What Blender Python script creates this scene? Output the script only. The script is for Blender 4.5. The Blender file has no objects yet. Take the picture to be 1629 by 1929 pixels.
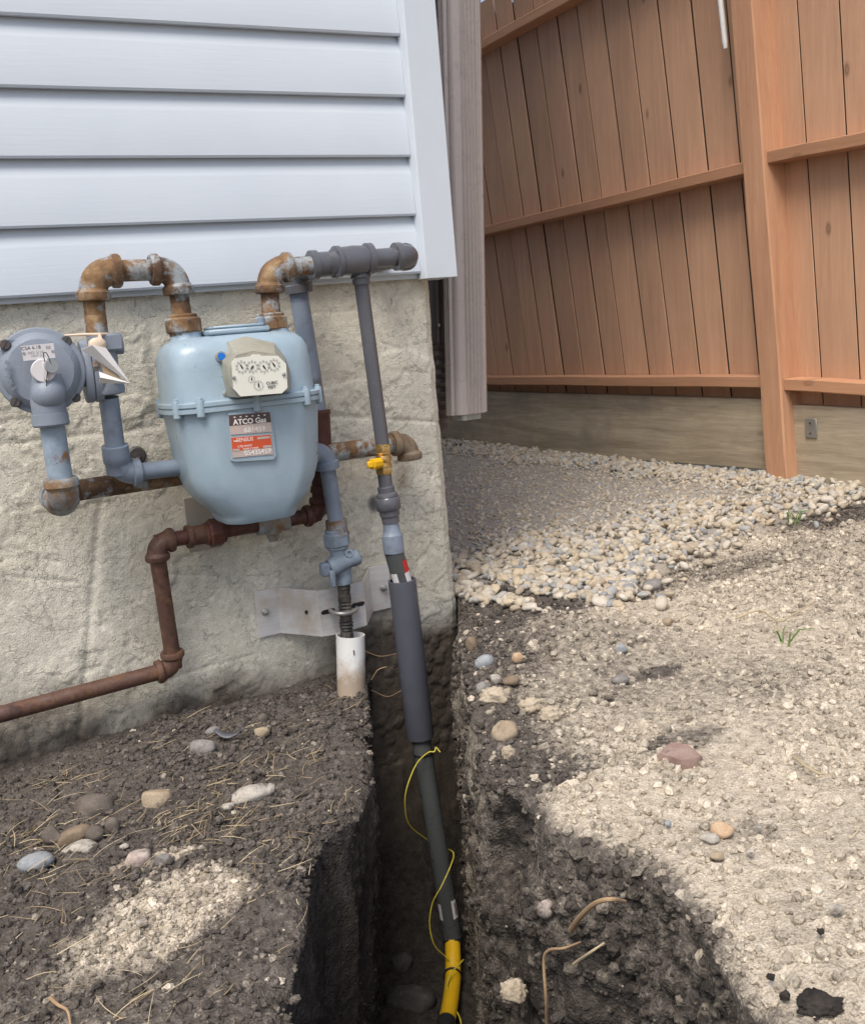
import bpy, bmesh, math, random
import numpy as np
from mathutils import Vector, Matrix

scene = bpy.context.scene
COL = scene.collection
random.seed(7)
RNG = np.random.default_rng(11)

# ------------------------------------------------------------------ camera
PW, PH, FPX = 1629.0, 1929.0, 1958.0
CAM = np.array([0.0, -1.95, 0.0])
def _ray(px, py): return np.array([(px - PW/2)/FPX, -(py - PH/2)/FPX, -1.0])
_x = _ray(4690, 280); _x /= np.linalg.norm(_x)
_y = _ray(-225, 715); _y -= _x*np.dot(_x, _y); _y /= np.linalg.norm(_y)
M = np.array([_x, _y, np.cross(_x, _y)])
cam_data = bpy.data.cameras.new('camera')
cam_data.sensor_fit = 'VERTICAL'; cam_data.sensor_height = 36.0
cam_data.lens = FPX/PH*36.0
cam_data.clip_start = 0.02; cam_data.clip_end = 500
cam = bpy.data.objects.new('camera', cam_data); COL.objects.link(cam)
mw = Matrix(M.tolist()).to_4x4(); mw.translation = Vector(CAM); cam.matrix_world = mw
scene.camera = cam

# ------------------------------------------------------------------ light
SUN_EL, SUN_AZ = math.radians(58), math.radians(226)     # azimuth clockwise from +Y
world = bpy.data.worlds.new('World'); scene.world = world; world.use_nodes = True
wn = world.node_tree.nodes; wl = world.node_tree.links; wn.clear()
sky = wn.new('ShaderNodeTexSky'); sky.sky_type = 'NISHITA'; sky.sun_disc = False
sky.sun_elevation = SUN_EL; sky.sun_rotation = SUN_AZ
sky.air_density = 1.0; sky.dust_density = 3.5; sky.ozone_density = 0.7
hsv = wn.new('ShaderNodeHueSaturation'); hsv.inputs['Saturation'].default_value = 0.80
bg = wn.new('ShaderNodeBackground'); bg.inputs['Strength'].default_value = 0.15
wo = wn.new('ShaderNodeOutputWorld')
wl.new(sky.outputs[0], hsv.inputs['Color']); wl.new(hsv.outputs[0], bg.inputs['Color']); wl.new(bg.outputs[0], wo.inputs['Surface'])
sun_d = bpy.data.lights.new('sun', 'SUN'); sun_d.energy = 2.1; sun_d.angle = math.radians(28); sun_d.color = (1, 0.92, 0.82)
sun = bpy.data.objects.new('sun', sun_d); COL.objects.link(sun)
sd = Vector((math.sin(SUN_AZ)*math.cos(SUN_EL), math.cos(SUN_AZ)*math.cos(SUN_EL), math.sin(SUN_EL)))
sun.rotation_euler = sd.to_track_quat('Z', 'Y').to_euler()
scene.view_settings.view_transform = 'Standard'; scene.view_settings.look = 'None'
scene.view_settings.gamma = 1; scene.view_settings.use_curve_mapping = False
scene.view_settings.exposure = 0.36

# ------------------------------------------------------------------ measured points: pixel of the photo -> point on a real plane
def at(px, py, axis, val):
    d = M @ _ray(px, py); t = (val - CAM[axis])/d[axis]
    return Vector(CAM + d*t)
def W_(px, py, y): return at(px, py, 1, y)
def G_(px, py, z): return at(px, py, 2, z)

# ------------------------------------------------------------------ noise (numpy)
def _h(ix, iy, iz, s):
    h = (ix.astype(np.int64)*73856093 ^ iy.astype(np.int64)*19349663 ^ iz.astype(np.int64)*83492791 ^ (s*2654435761)) & 0xffffffff
    h = (h ^ (h >> 16))*0x45d9f3b & 0xffffffff
    h = (h ^ (h >> 16))*0x45d9f3b & 0xffffffff
    return ((h ^ (h >> 16)) & 0xffffff)/float(0x1000000)
def vnoise(p, s=0):
    i = np.floor(p); f = p - i; i = i.astype(np.int64); f = f*f*(3-2*f); r = 0
    for a in (0, 1):
        for b in (0, 1):
            for c in (0, 1):
                w = (f[:, 0] if a else 1-f[:, 0])*(f[:, 1] if b else 1-f[:, 1])*(f[:, 2] if c else 1-f[:, 2])
                r = r + w*_h(i[:, 0]+a, i[:, 1]+b, i[:, 2]+c, s)
    return r
def fbm(p, o=4, s=0):
    r = 0; a = .5; t = 0
    for k in range(o):
        r = r + a*vnoise(p*(2.03**k) + 17.3*k, s+k); t += a; a *= .5
    return r/t
def clod(p, s=0, rad=.62):
    i = np.floor(p).astype(np.int64); best = np.full(len(p), 9.0); cr = np.zeros(len(p))
    for a in (-1, 0, 1):
        for b in (-1, 0, 1):
            for c in (-1, 0, 1):
                x, y, z = i[:, 0]+a, i[:, 1]+b, i[:, 2]+c
                d = (x+_h(x, y, z, s)-p[:, 0])**2 + (y+_h(x, y, z, s+1)-p[:, 1])**2 + (z+_h(x, y, z, s+2)-p[:, 2])**2
                m = d < best
                best = np.where(m, d, best); cr = np.where(m, _h(x, y, z, s+3), cr)
    return np.sqrt(np.maximum(0, 1-best/(rad*rad)))*cr
def sstep(a, b, x):
    t = np.clip((x-a)/(b-a), 0, 1); return t*t*(3-2*t)

# ------------------------------------------------------------------ materials
def N(nt, t, **kw):
    n = nt.nodes.new(t)
    for k, v in kw.items(): setattr(n, k, v)
    return n
class Mat:
    def __init__(s, name, rough=.6, metal=0., spec=.5):
        s.m = bpy.data.materials.new(name); s.m.use_nodes = True; s.nt = s.m.node_tree
        s.b = s.nt.nodes['Principled BSDF']
        s.b.inputs['Roughness'].default_value = rough; s.b.inputs['Metallic'].default_value = metal
        s.b.inputs['Specular IOR Level'].default_value = spec
        s.g = N(s.nt, 'ShaderNodeNewGeometry'); s.pos = s.g.outputs['Position']
    def link(s, a, b): s.nt.links.new(a, b)
    def scaled(s, sc):
        n = N(s.nt, 'ShaderNodeMapping'); n.inputs['Scale'].default_value = sc; s.link(s.pos, n.inputs['Vector']); return n.outputs[0]
    def noise(s, scale, detail=4, rough=.55, vec=None, dist=0):
        n = N(s.nt, 'ShaderNodeTexNoise'); n.inputs['Scale'].default_value = scale; n.inputs['Detail'].default_value = detail
        n.inputs['Roughness'].default_value = rough; n.inputs['Distortion'].default_value = dist
        s.link(vec or s.pos, n.inputs['Vector']); return n.outputs['Fac']
    def voro(s, scale, vec=None, out='Distance', rnd=1):
        n = N(s.nt, 'ShaderNodeTexVoronoi'); n.inputs['Scale'].default_value = scale; n.inputs['Randomness'].default_value = rnd
        s.link(vec or s.pos, n.inputs['Vector']); return n.outputs[out]
    def ramp(s, fac, stops, const=False):
        r = N(s.nt, 'ShaderNodeValToRGB')
        if const: r.color_ramp.interpolation = 'CONSTANT'
        e = r.color_ramp.elements
        while len(e) < len(stops): e.new(.5)
        for el, (p, c) in zip(e, stops):
            el.position = p; el.color = (c, c, c, 1) if isinstance(c, (int, float)) else (*c, 1)
        s.link(fac, r.inputs['Fac']); return r.outputs['Color']
    def mix(s, fac, a, b, mode='MIX'):
        n = N(s.nt, 'ShaderNodeMix', data_type='RGBA', blend_type=mode)
        for sock, v in ((n.inputs[0], fac), (n.inputs[6], a), (n.inputs[7], b)):
            if isinstance(v, (int, float)): sock.default_value = v if sock.type == 'VALUE' else (v, v, v, 1)
            elif isinstance(v, tuple): sock.default_value = (*v, 1)
            else: s.link(v, sock)
        return n.outputs[2]
    def math(s, op, a, b=0.):
        n = N(s.nt, 'ShaderNodeMath', operation=op)
        for sock, v in ((n.inputs[0], a), (n.inputs[1], b)):
            if isinstance(v, (int, float)): sock.default_value = v
            else: s.link(v, sock)
        return n.outputs[0]
    def attr(s, name):
        n = N(s.nt, 'ShaderNodeAttribute'); n.attribute_name = name; return n.outputs['Fac']
    def rnd(s):
        n = N(s.nt, 'ShaderNodeObjectInfo'); return n.outputs['Random']
    def sep(s, vec, k):
        n = N(s.nt, 'ShaderNodeSeparateXYZ'); s.link(vec, n.inputs[0]); return n.outputs[k]
    def color(s, c):
        if isinstance(c, tuple): s.b.inputs['Base Color'].default_value = (*c, 1)
        else: s.link(c, s.b.inputs['Base Color'])
    def rough(s, r): s.link(r, s.b.inputs['Roughness'])
    def bump(s, h, strength=.3, dist=.002, prev=None):
        n = N(s.nt, 'ShaderNodeBump'); n.inputs['Strength'].default_value = strength; n.inputs['Distance'].default_value = dist
        s.link(h, n.inputs['Height'])
        if prev: s.link(prev, n.inputs['Normal'])
        s.link(n.outputs[0], s.b.inputs['Normal']); return n.outputs[0]

MT = {}
def paint(name, c, rough=.45, var=.12, bump=.15, bscale=300, dirt=None, dscale=14, damt=(.5, .75), spec=.5, metal=0.):
    m = Mat(name, rough, metal, spec)
    v = m.ramp(m.noise(22, 5), [(.25, 1-var), (.75, 1+var)])
    col = m.mix(1., c, v, 'MULTIPLY')
    if name in ('meter_blue', 'regulator_grey', 'grey_pipe_paint'):
        col = m.mix(m.ramp(m.noise(75, 3, .5, dist=1.2), [(.735, 0.), (.75, .8)]), col, (.10, .10, .11))
        col = m.mix(m.ramp(m.noise(26, 6, .7, vec=m.scaled((1.6, 1.6, .22))), [(.60, 0.), (.78, .45)]), col, m.mix(1., col, (.62, .60, .56), 'MULTIPLY'))
    if dirt: col = m.mix(m.ramp(m.noise(dscale, 7, .65), [(damt[0], 0.), (damt[1], 1.)]), col, dirt)
    m.color(col)
    m.rough(m.ramp(m.noise(40, 4), [(.3, max(.05, rough-.08)), (.7, min(1, rough+.12))]))
    if bump: m.bump(m.noise(bscale, 3), bump, .0015)
    MT[name] = m.m; return m.m
def rusty(name, base, lo, hi, scale=26, rust=((.14, .055, .02), (.30, .15, .055), (.075, .033, .018)), mix=None):
    m = Mat(name, .75)
    n1 = m.noise(scale, 8, .7); n2 = m.noise(scale*.55, 6, .62, dist=.6)
    rc = m.ramp(n2, [(.36, rust[2]), (.49, rust[0]), (.62, rust[1])])
    rc = m.mix(1., rc, m.ramp(m.noise(95, 6, .72), [(.3, .55), (.7, 1.25)]), 'MULTIPLY')
    rc = m.mix(m.ramp(m.noise(16, 6, .7, vec=m.scaled((1.5, 1.5, .5))), [(.52, 0.), (.66, .75)]), rc, rust[2])
    f = m.ramp(n1, [(lo, 0.), (hi, 1.)])
    b = m.mix(1., base, m.ramp(m.noise(60, 4), [(.3, .8), (.7, 1.12)]), 'MULTIPLY')
    m.color(m.mix(f, b, rc))
    m.rough(m.mix(f, .5, .88))
    nb = m.bump(m.noise(260, 5, .7), .35, .002); m.bump(n1, .35, .002, nb)
    MT[name] = m.m; return m.m

paint('meter_blue', (.295, .39, .465), .34, .10, .22, 160, (.33, .39, .43), 9, (.55, .8))
paint('regulator_grey', (.215, .25, .305), .5, .08, .35, 420, (.13, .15, .18), 12, (.55, .85))
paint('new_grey_paint', (.100, .103, .120), .17, .06, .06, 90, (.14, .145, .165), 14, (.6, .85))
paint('grey_pipe_paint', (.20, .245, .315), .42, .12, .2, 120, (.115, .12, .14), 18, (.55, .72))
paint('plastic_conduit', (.070, .074, .094), .42, .07, .1, 500, (.13, .12, .115), 9, (.62, .95))
paint('riser_green_grey', (.068, .074, .076), .32, .06, .08, 500, (.13, .115, .10), 16, (.66, .95))
paint('yellow_plastic', (.66, .40, .012), .38, .05, .08, 300, (.2, .13, .04), 22, (.62, .9))
paint('yellow_handle', (.75, .43, .008), .4, .05, 0)
paint('black_plastic', (.018, .018, .02), .5, .2, .2, 200)
paint('white_pvc', (.72, .72, .70), .38, .05, .06, 300)
paint('white_vinyl_trim', (.55, .605, .665), .42, .015, .06, 120)
paint('downspout_metal', (.41, .365, .35), .30, .05, .05, 300, (.2, .18, .17), 8, (.6, .9))
paint('dark_downspout', (.085, .07, .07), .42, .1, .05)
paint('index_housing', (.33, .32, .26), .4, .08, .1, 200, (.24, .23, .18), 30, (.5, .8))
paint('index_face', (.74, .74, .66), .35, .03, 0)
paint('ink', (.03, .03, .035), .6, .1, 0)
paint('pale_ink', (.30, .31, .31), .6, .1, 0)
paint('white_ink', (.8, .78, .75), .6, .05, 0)
paint('plate_brown', (.075, .045, .045), .4, .08, 0)
paint('plate_red', (.58, .085, .03), .4, .08, 0)
paint('plate_silver', (.55, .46, .43), .32, .06, .1, 200, metal=.3)
paint('sticker_blue', (.01, .17, .62), .4, .05, 0)
paint('cap_white', (.62, .60, .62), .4, .06, .05)
paint('paper', (.80, .78, .76), .8, .06, .2, 120)
paint('paper_inside', (.56, .42, .27), .8, .12, .2, 120)
paint('tape', (.66, .53, .40), .5, .1, .3, 200)
paint('bolt_dark', (.07, .065, .065), .5, .2, .2, 300, (.14, .08, .05), 60, (.5, .75))
paint('steel', (.45, .45, .44), .35, .1, .1, 300, metal=.8)
paint('galvanised', (.40, .40, .38), .45, .15, .1, 200, metal=.7)
paint('bracket_tan', (.30, .27, .235), .6, .1, .2, 200)
paint('wire_yellow', (.50, .44, .05), .45, .1, 0)
paint('sticker_red', (.5, .02, .02), .4, .05, 0)
paint('root_tan', (.34, .23, .13), .8, .2, .4, 300)
paint('root_pale', (.42, .34, .22), .8, .2, .4, 300)
paint('green_blade', (.12, .20, .05), .6, .2, 0)
paint('plastic_scrap', (.09, .095, .11), .4, .2, .1)
rusty('rust_orange', (.31, .35, .37), .40, .50, 22, ((.20, .112, .052), (.33, .225, .125), (.095, .055, .034)))
rusty('rust_patchy', (.29, .33, .36), .42, .60, 22, ((.21, .125, .065), (.30, .20, .11), (.11, .06, .035)))
rusty('rust_tan', (.25, .20, .14), .40, .62, 30, ((.17, .10, .05), (.27, .18, .10), (.09, .055, .035)))
rusty('rust_light', (.27, .34, .42), .56, .66, 26)
rusty('rust_red', (.085, .030, .024), .45, .70, 40, ((.075, .026, .02), (.15, .06, .028), (.045, .018, .015)))
rusty('rust_brown', (.10, .05, .038), .40, .62, 46, ((.11, .05, .03), (.19, .10, .05), (.055, .028, .022)))
rusty('black_wrap', (.035, .033, .03), .48, .62, 60, ((.13, .11, .09), (.20, .17, .13), (.05, .045, .04)))
rusty('valve_grey', (.22, .27, .33), .58, .75, 40, ((.24, .17, .10), (.3, .22, .13), (.13, .09, .06)))
m = Mat('brass', .34, .85); m.color(m.ramp(m.noise(60, 4), [(.3, (.42, .26, .09)), (.7, (.62, .42, .17))])); m.bump(m.noise(200), .15, .001); MT['brass'] = m.m
m = Mat('aluminium', .38, .35)
m.color(m.mix(m.ramp(m.noise(13, 6, .65), [(.45, 0.), (.68, 1.)]), m.ramp(m.noise(30, 5, vec=m.scaled((.3, 1, 3))), [(.3, (.64, .63, .63)), (.7, (.78, .77, .77))]), (.56, .49, .41)))
m.rough(m.ramp(m.noise(20, 5), [(.3, .34), (.7, .6)])); m.bump(m.noise(120), .08, .001); MT['aluminium'] = m.m
# white vinyl siding with an embossed grain and a few scuffs
m = Mat('white_vinyl_siding', .5, 0, .4)
gr = m.noise(60, 5, .6, vec=m.scaled((.16, 1, 3.2)), dist=.8)
sc = m.ramp(m.noise(5.5, 6, .7, vec=m.scaled((.7, 1, 2))), [(.68, 0.), (.8, .35)])
m.color(m.mix(sc, m.ramp(m.noise(4, 3), [(.3, (.50, .555, .62)), (.7, (.535, .59, .655))]), (.50, .49, .49)))
m.bump(gr, .15, .002); MT['siding'] = m.m
# parged concrete
m = Mat('parged_concrete', .92, 0, .25)
v1 = m.noise(5, 6, .6); v2 = m.noise(45, 6, .7); v3 = m.noise(420, 3, .6)
base = m.ramp(v1, [(.3, (.505, .485, .41)), (.52, (.605, .58, .495)), (.7, (.68, .64, .555))])
base = m.mix(1., base, m.ramp(v2, [(.3, .82), (.7, 1.14)]), 'MULTIPLY')
base = m.mix(1., base, m.ramp(v3, [(.3, .80), (.7, 1.16)]), 'MULTIPLY')
base = m.mix(m.ramp(m.noise(2.2, 4, .6, vec=m.scaled((1, 1, .6))), [(.52, 0.), (.7, .55)]), base, (.60, .53, .425))
dirt = m.attr('dirt')
base = m.mix(dirt, base, m.ramp(v2, [(.3, (.07, .057, .046)), (.7, (.13, .108, .088))]))
base = m.mix(m.attr('stain'), base, (.20, .095, .03))
base = m.mix(m.attr('overspray'), base, (.10, .10, .115))
m.color(base)
vo = m.voro(330); nb = m.bump(vo, .4, .0016); nb = m.bump(m.noise(170, 5, .7), .4, .0016, nb); nb = m.bump(v3, .35, .001, nb)
fl1 = m.ramp(m.noise(17, 7, .62, vec=m.scaled((1, 1, 1.25)), dist=.5), [(.555, 0.), (.562, 1.)]); fl2 = m.ramp(m.noise(34, 6, .6, dist=.8), [(.60, 0.), (.61, 1.)])
nb = m.bump(fl1, .8, .0035, nb); nb = m.bump(fl2, .7, .002, nb)
m.bump(m.ramp(m.voro(75), [(.05, 0.), (.16, 1.)]), .5, .0018, nb); MT['parging'] = m.m
# soil
def soil_mat(name, attr_soil=True, tint=False):
    m = Mat(name, .97, 0, .12)
    n1 = m.noise(9, 6, .65); n2 = m.noise(70, 6, .7); n3 = m.noise(420, 4, .65)
    dark = m.ramp(n2, [(.3, (.060, .052, .045)), (.5, (.112, .098, .087)), (.72, (.18, .157, .138))])
    sand = m.ramp(n2, [(.28, (.33, .285, .225)), (.5, (.50, .44, .355)), (.72, (.65, .585, .485))])
    f = m.attr('soil')
    jit = m.math('MULTIPLY', m.math('SUBTRACT', n2, .5), .9)
    f2 = m.ramp(m.math('ADD', f, jit), [(.18, 0.), (.80, 1.)])
    col = m.mix(f2, dark, sand)
    col = m.mix(m.attr('trench_shade'), col, m.mix(1., col, .42, 'MULTIPLY'))  # shade inside the trench, painted into the soil colour
    col = m.mix(m.attr('dust'), col, m.ramp(n3, [(.3, (.29, .27, .24)), (.7, (.45, .42, .375))]))
    col = m.mix(1., col, m.ramp(n3, [(.3, .72), (.7, 1.25)]), 'MULTIPLY')
    col = m.mix(1., col, m.ramp(n1, [(.3, .86), (.7, 1.12)]), 'MULTIPLY')
    if tint: col = m.mix(1., col, m.ramp(m.attr('tint'), [(0., .65), (1., 1.35)]), 'MULTIPLY')
    m.color(col)
    nb = m.bump(m.voro(260), .6, .004); nb = m.bump(n3, .6, .002, nb); m.bump(n2, .5, .006, nb)
    MT[name] = m.m; return m
soil_mat('soil'); soil_mat('soil_crumb', tint=True)
def stone_mat(name, stops, src='rnd', speck=.18):
    m = Mat(name, .72, 0, .3)
    r = m.rnd() if src == 'rnd' else m.attr('tint')
    col = m.ramp(r, stops, True)
    col = m.mix(1., col, m.ramp(m.noise(55, 6, .7), [(.3, 1-speck), (.7, 1+speck)]), 'MULTIPLY')
    col = m.mix(1., col, m.ramp(m.noise(500, 3, .6), [(.3, .88), (.7, 1.1)]), 'MULTIPLY')
    m.color(col); m.bump(m.noise(180, 5, .65), .3, .002); MT[name] = m.m
PEB = [(0, (.46, .405, .32)), (.16, (.39, .335, .255)), (.32, (.49, .445, .37)), (.46, (.38, .365, .335)), (.58, (.48, .40, .29)), (.70, (.34, .34, .33)), (.77, (.52, .48, .41)), (.89, (.36, .30, .225)), (.96, (.27, .275, .28))]
stone_mat('pebble', PEB); stone_mat('pebble_mass', PEB, 'tint')
def rockmat(name, a, b, scale=30, dirt=.0, rough=.8):
    m = Mat(name, rough, 0, .3)
    col = m.ramp(m.noise(scale, 7, .68, dist=.4), [(.32, a), (.66, b)])
    col = m.mix(1., col, m.ramp(m.noise(450, 3, .6), [(.3, .82), (.7, 1.12)]), 'MULTIPLY')
    up = m.sep(m.g.outputs['Normal'], 2)
    if dirt: col = m.mix(m.ramp(m.noise(38, 6, .7), [(.62-dirt, 0.), (.78-dirt, 1.)]), col, (.10, .083, .07))
    m.color(col); nb = m.bump(m.noise(160, 6, .7), .4, .003); m.bump(m.noise(40, 4), .3, .006, nb); MT[name] = m.m
rockmat('rock_brown', (.13, .095, .065), (.24, .185, .13), 24, .06)
rockmat('rock_tan', (.26, .20, .135), (.40, .33, .24), 26, .05)
rockmat('rock_pale', (.33, .30, .26), (.50, .47, .42), 40, .12)
rockmat('rock_pink', (.36, .28, .25), (.52, .46, .41), 60, .12)
rockmat('rock_blue', (.20, .22, .24), (.33, .345, .36), 30, .02)
rockmat('rock_grey', (.17, .16, .155), (.28, .265, .25), 40, .06)
rockmat('rock_dirty', (.10, .085, .072), (.17, .145, .125), 40, .12)
rockmat('clay', (.33, .275, .20), (.50, .43, .335), 40, .02, .95)
rockmat('rock_orange', (.42, .27, .16), (.50, .37, .25), 26, .0)
rockmat('brick_red', (.26, .165, .14), (.36, .27, .235), 34, .04)
rockmat('rock_shaded', (.038, .036, .035), (.085, .08, .075), 40, .08)  # stone colour darkened to paint in the shade of the trench floor
rockmat('black_soil', (.018, .016, .015), (.05, .043, .038), 40, .0, .97)
# stained cedar boards
def woodmat(name, c1, c2, axis, knot, rough=.72, grain=1.0, blot=None):
    m = Mat(name, rough, 0, .3)
    ob = N(m.nt, 'ShaderNodeObjectInfo').outputs['Random']
    off = N(m.nt, 'ShaderNodeVectorMath', operation='ADD'); m.link(m.pos, off.inputs[0])
    cmb = N(m.nt, 'ShaderNodeCombineXYZ'); sc = m.math('MULTIPLY', ob, 37.)
    m.link(sc, cmb.inputs[0]); m.link(sc, cmb.inputs[1]); m.link(sc, cmb.inputs[2]); m.link(cmb.outputs[0], off.inputs[1])
    mp = N(m.nt, 'ShaderNodeMapping'); s = [1, 1, 1]; s[axis] = .06; mp.inputs['Scale'].default_value = s; m.link(off.outputs[0], mp.inputs['Vector'])
    g1 = m.noise(95, 7, .7, mp.outputs[0], .8); g2 = m.noise(14, 4, .6, mp.outputs[0], 1.5)
    mk = N(m.nt, 'ShaderNodeMapping'); s = [0, 1, 1]; s[axis] = .5; mk.inputs['Scale'].default_value = s; m.link(off.outputs[0], mk.inputs['Vector'])
    kn = m.ramp(m.voro(7.5, mk.outputs[0]), [(.02, .7), (.045, 1.), (.085, .25), (.11, 0.)])
    col = m.mix(m.ramp(m.math('MULTIPLY', m.math('ADD', g1, g2), .5), [(.32, 0.), (.68, 1.)]), c1, c2)
    col = m.mix(m.ramp(m.noise(2.1, 5, .6, vec=off.outputs[0]), [(.45, 0.), (.75, .35)]), col, m.mix(1., col, (.62, .60, .58), 'MULTIPLY'))
    col = m.mix(1., col, m.ramp(ob, [(0., .88), (1., 1.12)]), 'MULTIPLY')
    col = m.mix(m.math('MULTIPLY', kn, knot), col, m.mix(1., col, .45, 'MULTIPLY'))
    if blot: col = m.mix(m.ramp(m.noise(3.5, 6, .65), [(.5, 0.), (.72, .8)]), col, blot)
    m.color(col); nb = m.bump(g1, .3*grain, .002); m.bump(kn, .4, .002, nb); MT[name] = m.m
woodmat('stained_board', (.46, .27, .17), (.62, .375, .24), 2, .95)
woodmat('stained_post', (.43, .23, .135), (.60, .34, .205), 2, .7, .8, 2.2)
woodmat('stained_rail', (.43, .225, .125), (.56, .305, .18), 1, .5, .75, 1.5)
woodmat('weathered_board', (.25, .20, .14), (.56, .475, .35), 1, .95, .85, 2., (.26, .23, .18))
woodmat('old_board', (.10, .075, .055), (.16, .12, .09), 2, .5)
m = Mat('straw', .8); m.color(m.ramp(m.attr('tint'), [(0, (.20, .15, .09)), (.5, (.38, .29, .165)), (1, (.60, .51, .34))])); MT['straw'] = m.m

# ------------------------------------------------------------------ mesh builders
class MB:
    def __init__(s): s.v = []; s.f = []
    def add(s, vs, fs):
        o = len(s.v); s.v += [Vector(v) for v in vs]; s.f += [tuple(i+o for i in f) for f in fs]; return s
    def loft(s, rings, cap0=True, cap1=True, closed=True):
        n = len(rings[0]); vs = [p for r in rings for p in r]; fs = []
        for i in range(len(rings)-1):
            for j in range(n if closed else n-1):
                k = (j+1) % n
                fs.append((i*n+j, i*n+k, (i+1)*n+k, (i+1)*n+j))
        if cap0: fs.append(tuple(range(n-1, -1, -1)))
        if cap1: fs.append(tuple((len(rings)-1)*n+j for j in range(n)))
        return s.add(vs, fs)
    def tube(s, pts, rad, seg=20, cap=True):
        pts = [Vector(p) for p in pts]; n = len(pts)
        rs = rad if isinstance(rad, (list, tuple)) else [rad]*n
        tang = []
        for i in range(n):
            a = pts[max(0, i-1)]; b = pts[min(n-1, i+1)]
            t = (b-a)
            tang.append(t.normalized() if t.length > 1e-9 else (tang[-1] if tang else Vector((0, 0, 1))))
        up = Vector((0, 0, 1)) if abs(tang[0].z) < .9 else Vector((0, 1, 0))
        u = tang[0].cross(up).normalized(); rings = []
        for i in range(n):
            u = (u - tang[i]*u.dot(tang[i])).normalized(); w = tang[i].cross(u)
            rings.append([pts[i]+(u*math.cos(2*math.pi*k/seg)+w*math.sin(2*math.pi*k/seg))*rs[i] for k in range(seg)])
        return s.loft(rings, cap, cap)
    def lathe(s, p, q, prof, seg=24, cap=True):
        """prof: list of (t along p->q in metres, radius)"""
        p, q = Vector(p), Vector(q); d = (q-p).normalized()
        pts = [p+d*t for t, r in prof]
        up = Vector((0, 0, 1)) if abs(d.z) < .9 else Vector((0, 1, 0)); u = d.cross(up).normalized(); w = d.cross(u)
        rings = [[pt+(u*math.cos(2*math.pi*k/seg)+w*math.sin(2*math.pi*k/seg))*r for k in range(seg)] for pt, (t, r) in zip(pts, prof)]
        return s.loft(rings, cap, cap)
    def hexnut(s, c, d, r, h, n=6, rot=0.):
        c, d = Vector(c), Vector(d).normalized()
        up = Vector((0, 0, 1)) if abs(d.z) < .9 else Vector((0, 1, 0)); u = d.cross(up).normalized(); w = d.cross(u)
        R = lambda t, rr: [c+d*t+(u*math.cos(2*math.pi*k/n+rot)+w*math.sin(2*math.pi*k/n+rot))*rr for k in range(n)]
        return s.loft([R(-h/2, r*.9), R(-h/2+.003, r), R(h/2-.003, r), R(h/2, r*.9)])
    def box(s, lo, hi, bev=.002):
        bm = bmesh.new(); bmesh.ops.create_cube(bm, size=1)
        lo, hi = Vector(lo), Vector(hi)
        for v in bm.verts: v.co = Vector(((lo[i]+hi[i])/2 + v.co[i]*(hi[i]-lo[i]) for i in range(3)))
        if bev: bmesh.ops.bevel(bm, geom=bm.edges[:], offset=bev, segments=1, affect='EDGES')
        bm.verts.index_update()
        s.add([v.co.copy() for v in bm.verts], [[v.index for v in f.verts] for f in bm.faces]); bm.free(); return s
    def prism(s, poly, dvec):
        d = Vector(dvec); a = [Vector(p) for p in poly]
        return s.loft([a, [p+d for p in a]])
    def sphere(s, c, r, sx=1, sy=1, sz=1, seg=20, rg=12):
        rings = []
        for i in range(1, rg):
            th = math.pi*i/rg
            rings.append([Vector((c[0]+sx*r*math.sin(th)*math.cos(2*math.pi*k/seg), c[1]+sy*r*math.sin(th)*math.sin(2*math.pi*k/seg), c[2]+sz*r*math.cos(th))) for k in range(seg)])
        return s.loft(rings)
def finish_mesh(me, mat, ang=38):
    bm = bmesh.new(); bm.from_mesh(me); bmesh.ops.recalc_face_normals(bm, faces=bm.faces[:]); bm.to_mesh(me); bm.free()
    if mat: me.materials.append(MT[mat])
    me.polygons.foreach_set('use_smooth', [True]*len(me.polygons)); me.set_sharp_from_angle(angle=math.radians(ang)); me.update()
def thing(name, label, cat, base, group=None):
    o = bpy.data.objects.new(name, None); COL.objects.link(o); o.empty_display_size = .05
    o.location = Vector(base); o['label'] = label; o['category'] = cat
    if group: o['group'] = group
    return o
def rootof(o):
    while o.parent: o = o.parent
    return o
def part(name, mb, mat, parent=None, label=None, ang=38):
    base = Vector(rootof(parent).location) if parent else Vector((0, 0, 0))
    me = bpy.data.meshes.new(name); me.from_pydata([v-base for v in mb.v], [], mb.f); finish_mesh(me, mat, ang)
    o = bpy.data.objects.new(name, me); COL.objects.link(o)
    if parent: o.parent = parent
    if label: o['label'] = label
    return o
def solo(name, mb, mat, label, cat, base, group=None, ang=38):
    base = Vector(base); me = bpy.data.meshes.new(name); me.from_pydata([v-base for v in mb.v], [], mb.f); finish_mesh(me, mat, ang)
    o = bpy.data.objects.new(name, me); COL.objects.link(o); o.location = base
    o['label'] = label; o['category'] = cat
    if group: o['group'] = group
    return o
def npmesh(name, V, F, mat, smooth=True, attrs=None, parent=None):
    me = bpy.data.meshes.new(name); V = np.asarray(V, dtype=np.float32); F = np.asarray(F, dtype=np.int32)
    nf, k = F.shape
    me.vertices.add(len(V)); me.vertices.foreach_set('co', V.ravel())
    me.loops.add(nf*k); me.loops.foreach_set('vertex_index', F.ravel())
    me.polygons.add(nf); me.polygons.foreach_set('loop_start', np.arange(0, nf*k, k, dtype=np.int32))
    me.polygons.foreach_set('use_smooth', np.full(nf, smooth))
    for an, av in (attrs or {}).items():
        a = me.attributes.new(an, 'FLOAT', 'POINT'); a.data.foreach_set('value', np.asarray(av, dtype=np.float32))
    me.update(calc_edges=True); me.validate()
    me.materials.append(MT[mat])
    o = bpy.data.objects.new(name, me); COL.objects.link(o)
    if parent: o.parent = parent
    return o
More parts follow.
